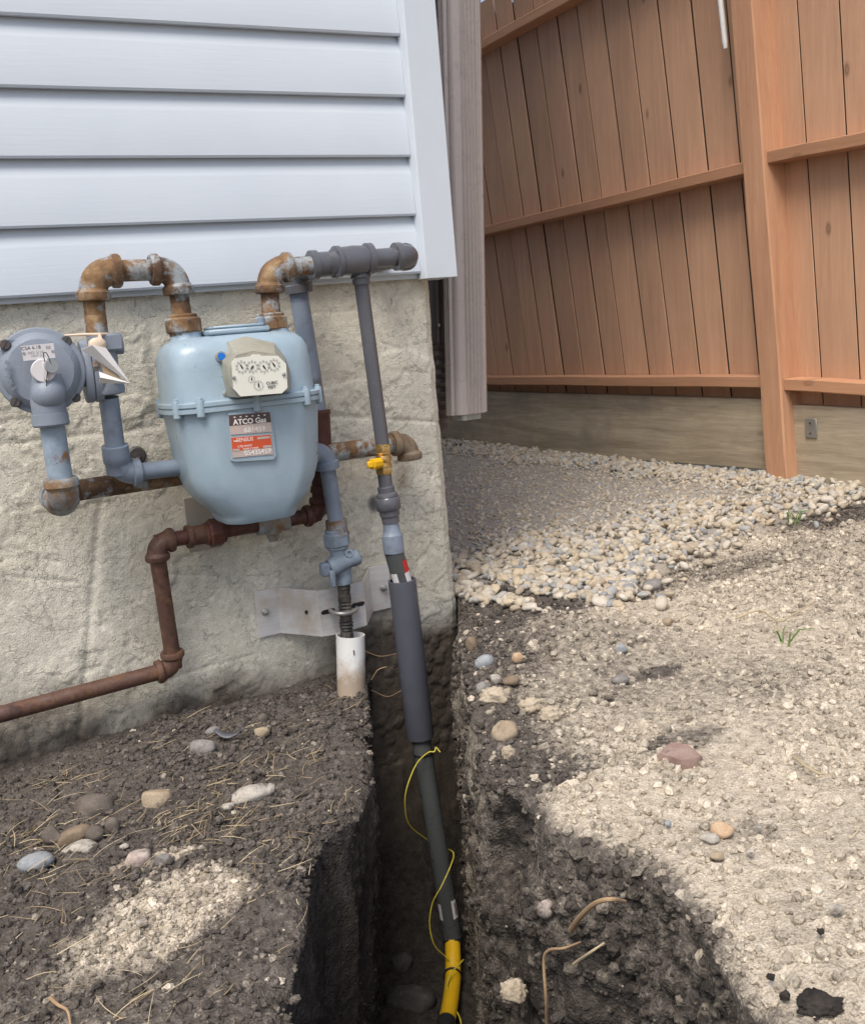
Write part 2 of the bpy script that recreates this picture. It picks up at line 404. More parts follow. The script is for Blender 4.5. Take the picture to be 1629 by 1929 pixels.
def text(name, body, size, center, mat, parent, depth=.0004, right=(1, 0, 0), up=(0, 0, 1), bold=0., sx=1.):
    cu = bpy.data.curves.new(name, 'FONT'); cu.body = body; cu.size = size; cu.align_x = 'CENTER'; cu.align_y = 'CENTER'
    cu.extrude = depth; cu.offset = bold; cu.resolution_u = 3
    t = bpy.data.objects.new(name, cu); COL.objects.link(t)
    me = bpy.data.meshes.new_from_object(t); bpy.data.objects.remove(t); bpy.data.curves.remove(cu)
    r = Vector(right).normalized(); u = Vector(up); u = (u-r*u.dot(r)).normalized(); nrm = r.cross(u)
    base = Vector(rootof(parent).location)
    mat4 = Matrix((( r.x*sx, u.x, nrm.x, 0), (r.y*sx, u.y, nrm.y, 0), (r.z*sx, u.z, nrm.z, 0), (0, 0, 0, 1)))
    mat4.translation = Vector(center)-base
    me.transform(mat4); me.materials.clear(); me.materials.append(MT[mat]); me.name = name
    o = bpy.data.objects.new(name, me); COL.objects.link(o); o.parent = parent; return o
def bez(pts, n=24):
    """Catmull-Rom through the points"""
    P_ = [Vector(p) for p in pts]; P_ = [P_[0]*2-P_[1]] + P_ + [P_[-1]*2-P_[-2]]; out = []
    for i in range(1, len(P_)-2):
        for k in range(n):
            t = k/n; a, b, c, d = P_[i-1:i+3]
            out.append(.5*((2*b)+(c-a)*t+(2*a-5*b+4*c-d)*t*t+(3*b-a-3*c+d)*t**3))
    out.append(P_[-2]); return out
def arc(p, c, q, r, n=10):
    """corner c between directions to p and q, rounded to distance r"""
    p, c, q = Vector(p), Vector(c), Vector(q)
    a = c+(p-c).normalized()*r; b = c+(q-c).normalized()*r
    return [a*(1-t)**2+c*2*t*(1-t)*.98+(a+b)*.5*0+c*0+b*t*t+(c*.02*2*t*(1-t)) for t in [k/n for k in range(n+1)]]
def elbow(p, c, q, r, col, reach, name, mat, parent, collen=.013):
    """pipe elbow fitting at corner c with a banded collar at each mouth"""
    p, c, q = Vector(p), Vector(c), Vector(q); mb = MB()
    d1 = (p-c).normalized(); d2 = (q-c).normalized()
    mb.tube(arc(p, c, q, reach), r, 22)
    for d in (d1, d2):
        e = c+d*(reach-.004)
        mb.lathe(e, e+d, [(-.006, r*.99), (-.002, r+.002), (0, col), (collen-.003, col), (collen, col-.002), (collen, r*.8)], 26)
    return part(name, mb, mat, parent)
def pipe(a, b, r, name, mat, parent, thread=None):
    mb = MB(); a, b = Vector(a), Vector(b); L = (b-a).length
    prof = [(0, r)]
    if thread:
        t = 0
        while t < thread:
            prof += [(t, r), (t+.0009, r-.0009)]; t += .0019
    prof += [(L*.5, r), (L, r)]
    mb.lathe(a, b, prof, 22); return part(name, mb, mat, parent)
def union(c, d, r, h, name, mat, parent, n=8):
    mb = MB(); mb.hexnut(c, d, r, h, n); c = Vector(c); d = Vector(d).normalized()
    mb.lathe(c-d*(h*.5+.006), c+d, [(0, r*.72), (.002, r*.8), (h+.010, r*.8), (h+.012, r*.72)], 24)
    return part(name, mb, mat, parent, ang=24)

# ================================================================== GROUND
_LY = np.array([.03, -.02, -.20, -.45, -.565, -.60, -.70, -.84, -.98, -1.3, -1.8, -40.])
_LX = np.array([.80, .80, .71, .605, .525, .455, .395, .335, .265, .16, .05, .05])
_RY = np.array([.10, .0, -.19, -.45, -.67, -.75, -.84, -.96, -1.08, -1.18, -1.31, -1.6, -40.])
_RX = np.array([1.085, 1.04, .925, .80, .69, .655, .655, .635, .66, .645, .59, .52, .52])
def Lx(y): return np.interp(-y, -_LY, _LX)
def Rx(y): return np.interp(-y, -_RY, _RX)
GRAV = [G_(*p, -.575) for p in ((862, 1082), (905, 1118), (960, 1130), (1050, 1152), (1130, 1128), (1195, 1112), (1180, 1085), (1230, 1062), (1330, 1030), (1450, 985), (1560, 952), (1640, 925))]
GRAVXY = np.array([[p.x, p.y] for p in GRAV])
def gravel_edge(x): return np.interp(x, GRAVXY[np.argsort(GRAVXY[:, 0])][:, 0], GRAVXY[np.argsort(GRAVXY[:, 0])][:, 1])
def bankz(x, y, left, detail=True):
    """height of the loose ground; left bank lies lower than the right one"""
    p = np.stack([x, y, np.zeros_like(x)], 1)
    if left:
        z = -.700 + .018*(fbm(p*3.1, 3, 3)-.5)*2
        z = z + .020*np.exp(-np.abs(y)/.05)*(fbm(p*9, 3, 5)) - .012*sstep(.0, .35, .45-x)*sstep(-.2, 0, y)
        z = z + .02*np.exp(-((x-.30)**2+(y+.14)**2)/.03) + .040*np.exp(-(((x-.775)/.05)**2+((y+.085)/.075)**2))
        k = 1.0
    else:
        z = -.600 + .020*sstep(.0, .5, y) + .018*(fbm(p*2.6, 3, 8)-.5)*2
        z = z + .055*np.exp(-(((x-2.15)/.33)**2+((y+.30)/.16)**2))
        z = z + .03*np.exp(-(((x-1.02)/.16)**2+((y+.36)/.16)**2))*fbm(p*9, 3, 9)*1.4
        k = 1.0 - .55*sstep(.0, .3, y-0.05)
    if detail:
        a1, a2, a3 = (.009, .0065, .0048) if left else (.0065, .0042, .0040)
        z = z + k*(a1*(fbm(p*14, 4, 21)-.5)*2 + a2*clod(p*34, 31) + a3*clod(p*75, 41))
        if left: z = z + .014*clod(p*22, 51)*sstep(.5, .62, fbm(p*5, 3, 55))
        else:
            cl = np.maximum(np.exp(-(((x-1.0)/.13)**2+((y+.40)/.16)**2)), np.exp(-(((x-2.05)/.4)**2+((y+.33)/.2)**2)))
            z = z + .020*clod(p*26, 61)*sstep(.2, .6, cl+.5*(fbm(p*4, 3, 65)-.5))*(k > .9)
    return z
def soil_value(x, y, left):
    p = np.stack([x, y, np.zeros_like(x)], 1); nz = fbm(p*7, 5, 71)
    if left:
        d = ((x-.145)*.85+(y+.735)*.53)**2/.155**2 + (-(x-.145)*.53+(y+.735)*.85)**2/.062**2
        s = .80*sstep(2.1, .0, d+(nz-.5)*4.6)
        d2 = ((x-.235)/.06)**2+((y+.545)/.022)**2
        s = np.maximum(s, .8*sstep(1.6, .4, d2+(nz-.5)*1.2))
        return np.maximum(s, .22*sstep(-.35, -.9, y)*nz*1.2)
    e = x-Rx(y)
    s = sstep(.03, .20, e+(nz-.5)*.16)
    s = np.where(y > -.33, s*sstep(.10, .30, e+(nz-.5)*.2), s)
    # dark loam strip between the corner and the gravel, and darker damp patches
    d = ((x-1.15)/.22)**2+((y+.12)/.13)**2; s = s*(1-.95*sstep(1.4, .5, d+(nz-.5)))
    d = ((x-1.5)/.28)**2+((y+.17)/.09)**2; s = s*(1-.5*sstep(1.5, .4, d+(nz-.5)))
    s = np.where(y < -.86, np.maximum(s, sstep(-.01, .05, e+(nz-.5)*.09)), s)
    for cx, cy, rx, ry, w in ((.92, -.86, .07, .035, .6), (.80, -1.10, .05, .05, .3), (1.07, -.62, .05, .02, .8), (2.3, .0, .3, .16, .8)):
        d = ((x-cx)/rx)**2+((y-cy)/ry)**2; s = s*(1-w*sstep(1.5, .3, d+(nz-.5)*1.3))
    return np.clip(s*(.22+1.12*fbm(p*2.8, 5, 77)), 0, 1)
def build_ground():
    ys = np.concatenate([-np.geomspace(1.62, 60, 26)[::-1], np.arange(-1.6, .02, .0052), np.arange(.035, 3.2, .022), np.geomspace(3.3, 60, 18)])
    sl = np.concatenate([np.arange(0, .72, .0055), np.geomspace(.74, 60, 30)])[::-1]
    nw = 88
    sr = np.concatenate([np.arange(0, .95, .0056), np.geomspace(.955, 2.3, 90), np.geomspace(2.4, 60, 24)])
    nfl = 40
    Lr = Lx(ys); Rr = Rx(ys)
    q = np.stack([np.zeros_like(ys), ys, np.zeros_like(ys)], 1)
    fine = (ys > -1.62) & (ys < .03)
    Lr = Lr + np.where(fine, .022*(fbm(q*16, 4, 91)-.5), 0); Rr = Rr + np.where(fine, .028*(fbm(q*14, 4, 95)-.5), 0)
    inside = np.where(ys <= .03, 1., 0.)
    zf = np.interp(-ys, [-.03, .0, .05, .16, .5, 3], [-1.07, -1.10, -1.16, -1.27, -1.315, -1.315])
    R_, n_c = len(ys), len(sl)+nw+nfl+nw+len(sr)
    X = np.zeros((R_, n_c)); Y = np.repeat(ys[:, None], n_c, 1); Z = np.zeros((R_, n_c)); S = np.zeros((R_, n_c)); Sh = np.zeros((R_, n_c)); D = np.zeros((R_, n_c))
    a = len(sl)
    X[:, :a] = Lr[:, None]-sl[None, :]
    xl = X[:, :a].ravel(); yl = Y[:, :a].ravel()
    zl = bankz(xl, yl, True).reshape(R_, a); edge = .022*np.exp(-sl/.018)
    Z[:, :a] = zl-edge[None, :]; S[:, :a] = soil_value(xl, yl, True).reshape(R_, a)
    b0 = a+nw+nfl+nw
    X[:, b0:] = Rr[:, None]+sr[None, :]
    xr = X[:, b0:].ravel(); yr = Y[:, b0:].ravel()
    zr = bankz(xr, yr, False).reshape(R_, len(sr)); edge = .016*np.exp(-sr/.014)
    Z[:, b0:] = zr-edge[None, :]*inside[:, None]; S[:, b0:] = soil_value(xr, yr, False).reshape(R_, len(sr))
    ge = gravel_edge(xr)
    g = sstep(-.02, .05, yr-ge).reshape(R_, len(sr)); D[:, b0:] = g*.9
    Z[:, b0:] = Z[:, b0:]*(1-g) + g*np.minimum(Z[:, b0:]*.35-.6*.65+.012, -.575)
    v = (np.arange(nw)+1)/(nw+1)
    zfl = np.where(inside > 0, zf, -.66)
    ztl = Z[:, a-1]; ztr = Z[:, b0]
    # left wall: spade cut, nearly plumb
    zz = ztl[:, None]+(zfl-ztl)[:, None]*v[None, :]
    xx = Lr[:, None] + (-.065*v+.03*v**7)[None, :]
    p = np.stack([xx.ravel(), Y[:, a:a+nw].ravel(), zz.ravel()], 1)
    fade = np.repeat((np.minimum(1, v*9)*np.minimum(1, (1-v)*6+.3))[None, :], R_, 0).ravel()
    disp = .022*(fbm(p*np.array([9, 9, 2.2]), 4, 101)-.5)*2 + .018*(fbm(p*np.array([45, 45, 4]), 3, 105)-.5)*2 + .007*clod(p*38, 111) + .004*clod(p*80, 115)
    X[:, a:a+nw] = xx+(disp*fade*np.repeat(inside, nw)).reshape(R_, nw); Z[:, a:a+nw] = zz
    Sh[:, a:a+nw] = np.minimum(1, v*4)[None, :]*.62  # painted shade, deepening below the rim
    # floor
    u = (np.arange(nfl)+.5)/nfl
    xe0 = X[:, a+nw-1]; xe1 = Rr-.035
    X[:, a+nw:a+nw+nfl] = xe0[:, None]+(xe1-xe0)[:, None]*u[None, :]
    p = np.stack([X[:, a+nw:a+nw+nfl].ravel(), Y[:, a+nw:a+nw+nfl].ravel(), np.zeros(R_*nfl)], 1)
    Z[:, a+nw:a+nw+nfl] = zfl[:, None]+((.02*(fbm(p*10, 4, 121)-.5)*2+.016*clod(p*26, 125)+.008*clod(p*60, 129))*np.repeat(inside, nfl)).reshape(R_, nfl)
    Sh[:, a+nw:a+nw+nfl] = 1.1  # floor carries the full painted shade
    # right wall: rough, crumbling
    c0 = a+nw+nfl; vv = v[::-1]
    zz = ztr[:, None]+(zfl-ztr)[:, None]*vv[None, :]
    near = sstep(-.68, -.80, ys)
    xx = Rr[:, None]-.03*vv[None, :]-near[:, None]*.07*sstep(.35, .95, vv)[None, :]
    p = np.stack([xx.ravel(), Y[:, c0:b0].ravel(), zz.ravel()], 1)
    fade = np.repeat((np.minimum(1, vv*10)*np.minimum(1, (1-vv)*6+.3))[None, :], R_, 0).ravel()
    nr = np.repeat(.4+.6*near, nw)
    hole = sstep(.60, .70, fbm(p*np.array([11, 11, 8]), 3, 155))
    disp = nr*(.044*(fbm(p*np.array([7, 7, 5]), 4, 131)-.5)*2 + .022*clod(p*22, 141) + .014*clod(p*42, 145) + .007*clod(p*85, 149) - .035*hole) + .008*(fbm(p*np.array([30, 30, 5]), 3, 151)-.5)*2
    X[:, c0:b0] = xx-(disp*fade*np.repeat(inside, nw)).reshape(R_, nw); Z[:, c0:b0] = zz
    S[:, c0:b0] = (.34*fbm(p*9, 4, 161)+.02).reshape(R_, nw)+.25*(1-near)[:, None]*np.minimum(1, (1-vv)*2)[None, :]
    Sh[:, c0:b0] = np.minimum(1, vv*3)[None, :]*(.45+.75*sstep(.3, .6, fbm(p*np.array([5, 5, 4]), 4, 167))).reshape(R_, nw)  # patchy painted shade down the right face
    V = np.stack([X, Y, Z], 2).reshape(-1, 3)
    i = np.arange(R_-1)[:, None]*n_c+np.arange(n_c-1)[None, :]
    F = np.stack([i, i+1, i+1+n_c, i+n_c], 2).reshape(-1, 4)
    o = npmesh('ground', V, F, 'soil', True, {'soil': S.ravel(), 'trench_shade': Sh.ravel(), 'dust': D.ravel()})
    o['kind'] = 'structure'
    return o, np.stack([X[:, a:a+nw], Y[:, a:a+nw], Z[:, a:a+nw]], 2)[fine].reshape(-1, 3), np.stack([X[:, c0:b0], Y[:, c0:b0], Z[:, c0:b0]], 2)[fine].reshape(-1, 3)
ground, WALL_L, WALL_R = build_ground()
def gz(x, y, left):
    return float(bankz(np.array([x]), np.array([y]), left)[0])

# ================================================================== HOUSE
house = thing('house', 'house corner with white lap siding above a beige parged concrete foundation', 'house', (.5, .1, -.7))
YF = .012
def build_foundation():
    xs = np.concatenate([np.linspace(-2.2, .0, 30), np.arange(.012, 1.034, .0034), [1.036]]); zs = np.concatenate([np.linspace(-1.4, -.93, 16), np.arange(-.92, .135, .0034)])
    X, Z = np.meshgrid(xs, zs); x = X.ravel(); z = Z.ravel(); p = np.stack([x, np.zeros_like(x), z], 1)
    h = .004*(fbm(p*2.5, 1, 201)-.5)*2
    # skip-trowelled flakes: raised plates with crisp lower edges
    f1 = fbm(p*np.array([13, 1, 17])+5, 4, 205); pl = sstep(.53, .538, f1); h = h+.0019*pl*sstep(.40, .5, fbm(p*5, 3, 207))
    f2 = fbm(p*np.array([26, 1, 22])+9, 4, 211); h = h+.0018*sstep(.57, .576, f2)*sstep(.44, .54, fbm(p*6, 3, 213))
    h = h+.0009*(fbm(p*150, 2, 219)-.5)*2
    # ghosts of the block joints under the parging and a few cracks
    def groove(a, b, w, d):
        a = np.array([a.x, a.z]); b = np.array([b.x, b.z]); ab = b-a; q = np.stack([x, z], 1)
        t = np.clip(((q-a)@ab)/(ab@ab), 0, 1); dd = np.linalg.norm(q-a-t[:, None]*ab, axis=1)+.004*(fbm(p*30, 3, 221)-.5)
        return -.62*d*np.exp(-(dd/w)**2)
    for a, b, w, d in (((190, 945), (150, 1395), .007, .005), ((405, 1025), (482, 1190), .005, .0035), ((278, 555), (296, 790), .009, .003), ((0, 838), (300, 803), .006, .0035),
                       ((590, 782), (836, 796), .004, .0045), ((600, 560), (640, 780), .008, .002), ((52, 1375), (70, 1440), .005, .005), ((0, 1040), (22, 1130), .008, .003),
                       ((10, 1085), (175, 1100), .0025, .003), ((68, 1095), (125, 1240), .0022, .004), ((285, 1080), (420, 1085), .0022, .003), ((330, 1275), (480, 1232), .0022, .003), ((20, 1030), (110, 1060), .0022, .003), ((700, 640), (760, 660), .0022, .002), ((590, 590), (670, 585), .0024, .003)):
        h = h+groove(W_(*a, YF), W_(*b, YF), w, d)
    cz = W_(0, 1110, YF)
    h = h-.008*np.exp(-((x-.09)**2+(z+.42)**2)/.0012)             # broken hollow at the left
    h = h-.010*sstep(1.018, 1.036, x+.006*(fbm(p*25, 3, 225)-.5))  # worn arris
    n1 = fbm(p*6, 5, 231)
    gl = np.interp(x, [.1, .74, .85, 1.03], [-.715, -.70, -.69, -.665])
    dirt = sstep(.12, .0, z-gl+(n1-.5)*.24)
    h = h+.006*clod(p*40, 235)*sstep(.5, .9, dirt)
    st = W_(760, 900, YF); stain = .8*np.exp(-(((x-st.x)/.016)**2+((z-st.z)/.028)**2))*fbm(p*30, 3, 241)*1.6
    ov = W_(703, 950, YF); over = .95*sstep(1.6, .2, ((x-ov.x)/.014)**2+((z-ov.z)/.018)**2+(fbm(p*40, 3, 243)-.5))
    xj = x+.004*(fbm(np.stack([np.zeros_like(x), np.zeros_like(x), z*22], 1), 3, 245)-.5)*2*sstep(.9, 1.03, x)
    V = np.stack([xj, YF-h, z], 1)
    nc, nr = len(xs), len(zs); i = np.arange(nr-1)[:, None]*nc+np.arange(nc-1)[None, :]
    F = np.stack([i, i+1, i+1+nc, i+nc], 2).reshape(-1, 4)
    # returning side face and top so the wall is a solid body
    side = np.arange(nr)*nc+nc-1; nv = len(V)
    Vb = V[side].copy(); Vb[:, 1] = 8.0; V = np.vstack([V, Vb])
    F2 = np.stack([side[:-1], nv+np.arange(nr-1), nv+1+np.arange(nr-1), side[1:]], 1)
    V = V-np.array(house.location)
    ex = np.zeros(nr)
    npmesh('foundation_wall', V, np.vstack([F, F2]), 'parging', True, {'dirt': np.r_[dirt, dirt[side]], 'stain': np.r_[stain, ex], 'overspray': np.r_[over, ex]}, house)
build_foundation()
EXPO = .1145; ZS0 = .1215
prof = [(.004, -.003), (.0165, -.004), (.0185, .000), (.0182, .004), (.0135, .078), (.0120, .0815), (.0040, .1055), (.0015, .118)]
mb = MB(); rows = [[(x, -o, z) for o, z in prof] for x in np.linspace(-2.2, 1.001, 24)]
mb.loft(rows, False, False, closed=False)
p0 = None
for k in range(46):
    if p0 is None:
        base = house.location
        mb2 = MB(); mb2.v = [v+Vector((0, 0, ZS0)) for v in mb.v]; mb2.f = mb.f
        p0 = part('siding_panel', mb2, 'siding', house, ang=25)
    else:
        c = p0.copy(); COL.objects.link(c); c.parent = house; c.location = p0.location+Vector((0, 0, k*EXPO))
mb = MB(); mb.box((-2.2, .001, .125), (1.045, 7.9, 5.40), 0); part('wall_sheathing', mb, 'white_vinyl_trim', house)
mb = MB(); mb.box((-2.2, -.0035, .108), (1.000, .0, .131), .001); part('starter_strip', mb, 'white_vinyl_trim', house)
# corner trim with a folded lip against the siding
mb = MB(); xl, xr_ = 1.006, 1.0805
pl = [(xl-.006, -.006), (xl-.004, -.020), (xl, -.0285), (xl+.003, -.030), (xr_-.002, -.030), (xr_, -.028), (xr_, .055), (xr_-.006, .060), (xr_-.03, .060), (xr_-.04, .02), (xl, -.004)]
mb.loft([[(x, y, .106) for x, y in pl], [(x, y, 5.40) for x, y in pl]]); part('corner_trim', mb, 'white_vinyl_trim', house, ang=25)
# round steel anchor plug set in the foundation
c = W_(258, 858, YF-.004); mb = MB(); mb.lathe(c+Vector((0, .01, 0)), c-Vector((0, 1, 0)), [(0, .017), (.012, .017), (.015, .014), (.015, .006), (.019, .006), (.019, .001)], 18); part('anchor_plug', mb, 'bolt_dark', house)
# flat low-slope roof far above the frame so the wall has a real top
mb = MB(); mb.box((-2.5, -.35, 5.405), (1.4, 8.2, 5.55), .01); part('roof', mb, 'dark_downspout', house)

# ================================================================== DOWNSPOUT
bot = W_(862, 783, .12); botr = W_(921, 782, .12); top = W_(846, 0, .12); topr = W_(900, 0, .12)
dsp = thing('downspout', 'taupe corrugated metal downspout hanging beside the white corner trim', 'downspout', (bot.x+.04, .15, bot.z))
def spout_ring(x0, w, y0, dpt, z, rib=.0075, nrib=5):
    pts = []
    def side(a, b, n, nr, k):
        a, b = Vector((*a, z)), Vector((*b, z)); d = b-a; nn = Vector((d.y, -d.x, 0)).normalized()
        for i in range(n):
            t = i/n; c = 0
            if .20 < t < .92: c = rib*max(0., math.cos((t-.20)/.72*2*math.pi*nr+math.pi)+.25)/1.25
            pts.append(a+d*t+nn*c)
    r = .008
    side((x0+r, y0), (x0+w-r, y0), 90, nrib, 0); side((x0+w, y0+r), (x0+w, y0+dpt-r), 36, 4, 1)
    side((x0+w-r, y0+dpt), (x0+r, y0+dpt), 60, nrib, 0); side((x0, y0+dpt-r), (x0, y0+r), 36, 4, 1)
    return pts
sl_ = (top.x-bot.x)/(top.z-bot.z); wd = .083
mb = MB(); rings = []
for z in np.linspace(bot.z, 5.2, 20): rings.append(spout_ring(bot.x+sl_*(min(z, 1.2)-bot.z), wd, .12, .062, z))
mb.loft(rings, False, False); spb = part('spout_body', mb, 'downspout_metal', dsp, ang=50)
mb = MB(); r0 = [Vector((bot.x+.012+(p.x)*1, p.y, p.z)) for p in spout_ring(0, wd-.024, .128, .05, 0, .002)]
mb.loft([[p+Vector((0, 0, bot.z+.03)) for p in r0], [p+Vector((0, 0, bot.z-.014)) for p in r0]], False, False); part('outlet_sleeve', mb, 'galvanised', dsp, ang=50)
for px, py in ((843, 767), (836, 612)):
    c = Vector((bot.x-.001, .15 if py > 700 else .172, W_(px, py, .15).z)); mb = MB(); mb.sphere(c, .0045, .6, 1, 1, 12, 8); part('screw', mb, 'steel', dsp)
# dark flexible run of gutter pipe between this spout and the wall
mb = MB(); bx = W_(832, 640, .20).x
rings = [spout_ring(bx-.034+sl_*(min(z, 1.2)+.03), .072, .20, .06, z, .002, 3) for z in np.linspace(-.03, 5.2, 18)]
mb.loft(rings, False, False)
rr = []
for k in range(40):
    t = k/39; z = -.03-.21*t; g = .0035*math.sin(k*1.57)
    rr.append([Vector((bx+.0+ (.034+g)*math.cos(a), .235+(.034+g)*math.sin(a)+.05*t*t, z)) for a in np.linspace(0, 2*math.pi, 22, endpoint=False)])
mb.loft(rr)
solo('drain_pipe', mb, 'dark_downspout', 'dark corrugated drain pipe in the gap behind the downspout', 'drain pipe', (bx, .23, -.24), ang=50)

# ================================================================== FENCE
FX = 2.60
fence = thing('wood_fence', 'tall brown stained board fence with grey kickboards at its foot', 'fence', (FX, .6, -.6))
def lean(y): return float(np.interp(y, [-.5, .3, .5, 1.0, 1.4, 3.0], [.045, .047, .06, .11, .125, .14]))
def fboard(ya, yb, z0, z1, i):
    """one board between y=ya and y=yb (measured at the bottom rail), leaning along the fence"""
    mb = MB(); d = random.uniform(-.002, .002); g = random.choice((.0014, .0026, .0038, .0048))
    rings = []
    tilt = random.uniform(-.0015, .0015)
    for z in np.linspace(z0, z1, 5):
        a = ya+lean(ya)*(z+.28)+g; b = yb+lean(yb)*(z+.28)-g; x0 = FX+d; x1 = FX+d+.019; c = .0015
        rings.append([(x0+c, a, z), (x0+tilt, a+c, z), (x0-tilt, b-c, z), (x0+c, b, z), (x1, b, z), (x1, a+.020, z)])
    mb.loft(rings); return part('board', mb, 'stained_board', fence, ang=20)
edges = [2.352+.1395*k for k in range(12, 0, -1)]+[2.352, 2.216, 2.078, 1.943, 1.805, 1.659, 1.516, 1.381, 1.237, 1.094, .952, .808, .666, .585]
for a, b in zip(edges[1:], edges[:-1]): fboard(a, b, -.37, 1.415+random.uniform(-.004, .004), 0)
e2 = [.60, .402, .256, .110, -.035, -.18, -.325, -.47, -.615, -.76, -.905, -1.05]
for a, b in zip(e2[1:], e2[:-1]): fboard(a, b, -.40, 1.36, 0)
for k in range(36):                                              # overlapping boards on the far face close the gaps
    a = -1.0+.1395*k; mb = MB(); rings = []
    for z in (-.37, .5, 1.35):
        y0 = a+lean(a)*(z+.28); y1 = a+.136+lean(a+.136)*(z+.28)
        rings.append([(FX+.024, y0, z), (FX+.024, y1, z), (FX+.040, y1, z), (FX+.040, y0, z)])
    mb.loft(rings); part('back_board', mb, 'old_board', fence, ang=20)
def rail(ya, yb, za, zb, x0=2.528, h=.038):
    mb = MB(); n = 12; rings = []
    for k in range(n+1):
        t = k/n; y = ya+(yb-ya)*t; z = za+(zb-za)*t+.0012*math.sin(k*1.9); y = y+lean(y)*(z+.28); c = .003
        rings.append([(x0, y, z+c), (x0+c, y, z), (FX-.003, y, z), (FX-.003, y, z+h), (x0+c, y, z+h), (x0, y, z+h-c)])
    mb.loft(rings); return part('rail', mb, 'stained_rail', fence, ang=25)
for za, zb, zr_ in ((-.277, -.272, -.285), (.405, .415, .42), (1.19, 1.19, 1.16)):
    rail(.582, 4.0, za, zb)
    rail(.490, -1.05, zr_, zr_-.06)
def fpost(y0, zb, zt, x0=2.515, s=.092):
    mb = MB(); rings = []
    for z in np.linspace(zb, zt, 10):
        c = .005; y = y0+lean(y0)*(z+.28)*1.0+.0015*math.sin(z*9); x = x0+.0015*math.cos(z*7)
        rings.append([(x, y+c, z), (x+c, y, z), (x+s-c, y, z), (x+s, y+c, z), (x+s, y+s-c, z), (x+s-c, y+s, z), (x+c, y+s, z), (x, y+s-c, z)])
    mb.loft(rings); return part('post', mb, 'stained_post', fence, ang=25)
fpost(.492, -.75, 1.6); fpost(3.15, -.75, 1.6); fpost(-1.14, -.75, 1.6)
def kick(ya, yb, za0, zb0, za1, zb1):
    mb = MB(); c = .003; x0, x1 = 2.562, 2.599; rings = []
    for k in range(9):
        t = k/8; y = ya+(yb-ya)*t; zt = za1+(zb1-za1)*t; zb = za0+(zb0-za0)*t
        rings.append([(x0, y, zb+c), (x0+c, y, zb), (x1, y, zb), (x1, y, zt), (x0+c, y, zt), (x0, y, zt-c)])
    mb.loft(rings); return part('kickboard', mb, 'weathered_board', fence, 'weathered grey unpainted board along the foot of the fence', ang=25)
kick(.580, 3.14, -.555, -.605, -.318, -.308); kick(.488, -1.05, -.585, -.60, -.335, -.36)
c = at(1525, 806, 0, 2.562); mb = MB(); mb.box((2.556, c.y-.03, c.z-.03), (2.560, c.y+.016, c.z+.03), .001); mp_ = part('metal_plate', mb, 'galvanised', fence)
for dz in (-.016, .016):
    mb = MB(); mb.lathe((2.557, c.y-.006, c.z+dz), (2.5, c.y-.006, c.z+dz), [(0, .004), (.003, .0035), (.0035, .001)], 10); part('nail', mb, 'bolt_dark', mp_)
c = at(1371, 90, 0, 2.53); mb = MB(); mb.tube([c+Vector((0, .012+.1*t, t)) for t in (0, .02, .3, .6)], [.006, .009, .009, .009], 14)
solo('plastic_tube', mb, 'white_pvc', 'white plastic tube hanging on the fence behind the post', 'tube', c)

# ================================================================== GAS METER
MY = -.150
met = thing('gas_meter', 'pale blue gas meter with a dial index box and two nameplates', 'gas meter', (.55, MY, -.31))
def sring(cx, cy, z, a, b, n, seg=96, groove=0.):
    out = []
    for k in range(seg):
        t = 2*math.pi*k/seg; c, s = math.cos(t), math.sin(t)
        x = a*math.copysign(abs(c)**(2/n), c); y = b*math.copysign(abs(s)**(2/n), s)
        f = 1.0
        if groove:
            dg = math.degrees(t)
            for g0 in (222, 234, 306, 318): f -= groove*math.exp(-((dg-g0)/2.6)**2)
        out.append(Vector((cx+x*f, cy+y*f, z)))
    return out
cx0 = .551
mb = MB()
lo = [(-.304, .052, .050, 3), (-.302, .064, .064, 3), (-.296, .067, .068, 3.2), (-.288, .069, .072, 3.2), (-.277, .080, .076, 3), (-.262, .094, .080, 3), (-.240, .107, .083, 3.2), (-.214, .1165, .085, 3.4), (-.18, .121, .086, 3.6), (-.131, .1255, .088, 3.6), (-.106, .128, .089, 3.6), (-.100, .130, .090, 3.6)]
def facet(cx, cy, z, a, b, sharp, seg=120):
    poly = [(-.60, -1), (.60, -1), (.90, -.72), (1, -.45), (1, .6), (.75, 1), (-.75, 1), (-1, .6), (-1, -.45), (-.90, -.72)]
    pts = []; n = len(poly); segl = [math.hypot((poly[(i+1) % n][0]-poly[i][0])*a, (poly[(i+1) % n][1]-poly[i][1])*b) for i in range(n)]; tot = sum(segl)
    for k in range(seg):
        d = tot*k/seg; i = 0
        while d > segl[i]: d -= segl[i]; i += 1
        t = d/segl[i]; p, q = poly[i], poly[(i+1) % n]; pts.append(((p[0]+(q[0]-p[0])*t)*a, (p[1]+(q[1]-p[1])*t)*b))
    for _ in range(sharp): pts = [((pts[k-1][0]+2*pts[k][0]+pts[(k+1) % seg][0])/4, (pts[k-1][1]+2*pts[k][1]+pts[(k+1) % seg][1])/4) for k in range(seg)]
    return [Vector((cx+x, cy+y, z)) for x, y in pts]
lo2 = []
for (z0, a0, b0_, n0), (z1, a1, b1_, n1) in zip(lo[:-1], lo[1:]):
    for t in (0, .5): lo2.append((z0+(z1-z0)*t, a0+(a1-a0)*t, b0_+(b1_-b0_)*t))
lo2.append(lo[-1][:3])
mb.loft([facet(cx0+(.004 if z < -.26 else .002), MY, z, a*1.01, b*1.02, 2 if z > -.25 else 6) for z, a, b in lo2])
part('lower_housing', mb, 'meter_blue', met, ang=40)
mb = MB()
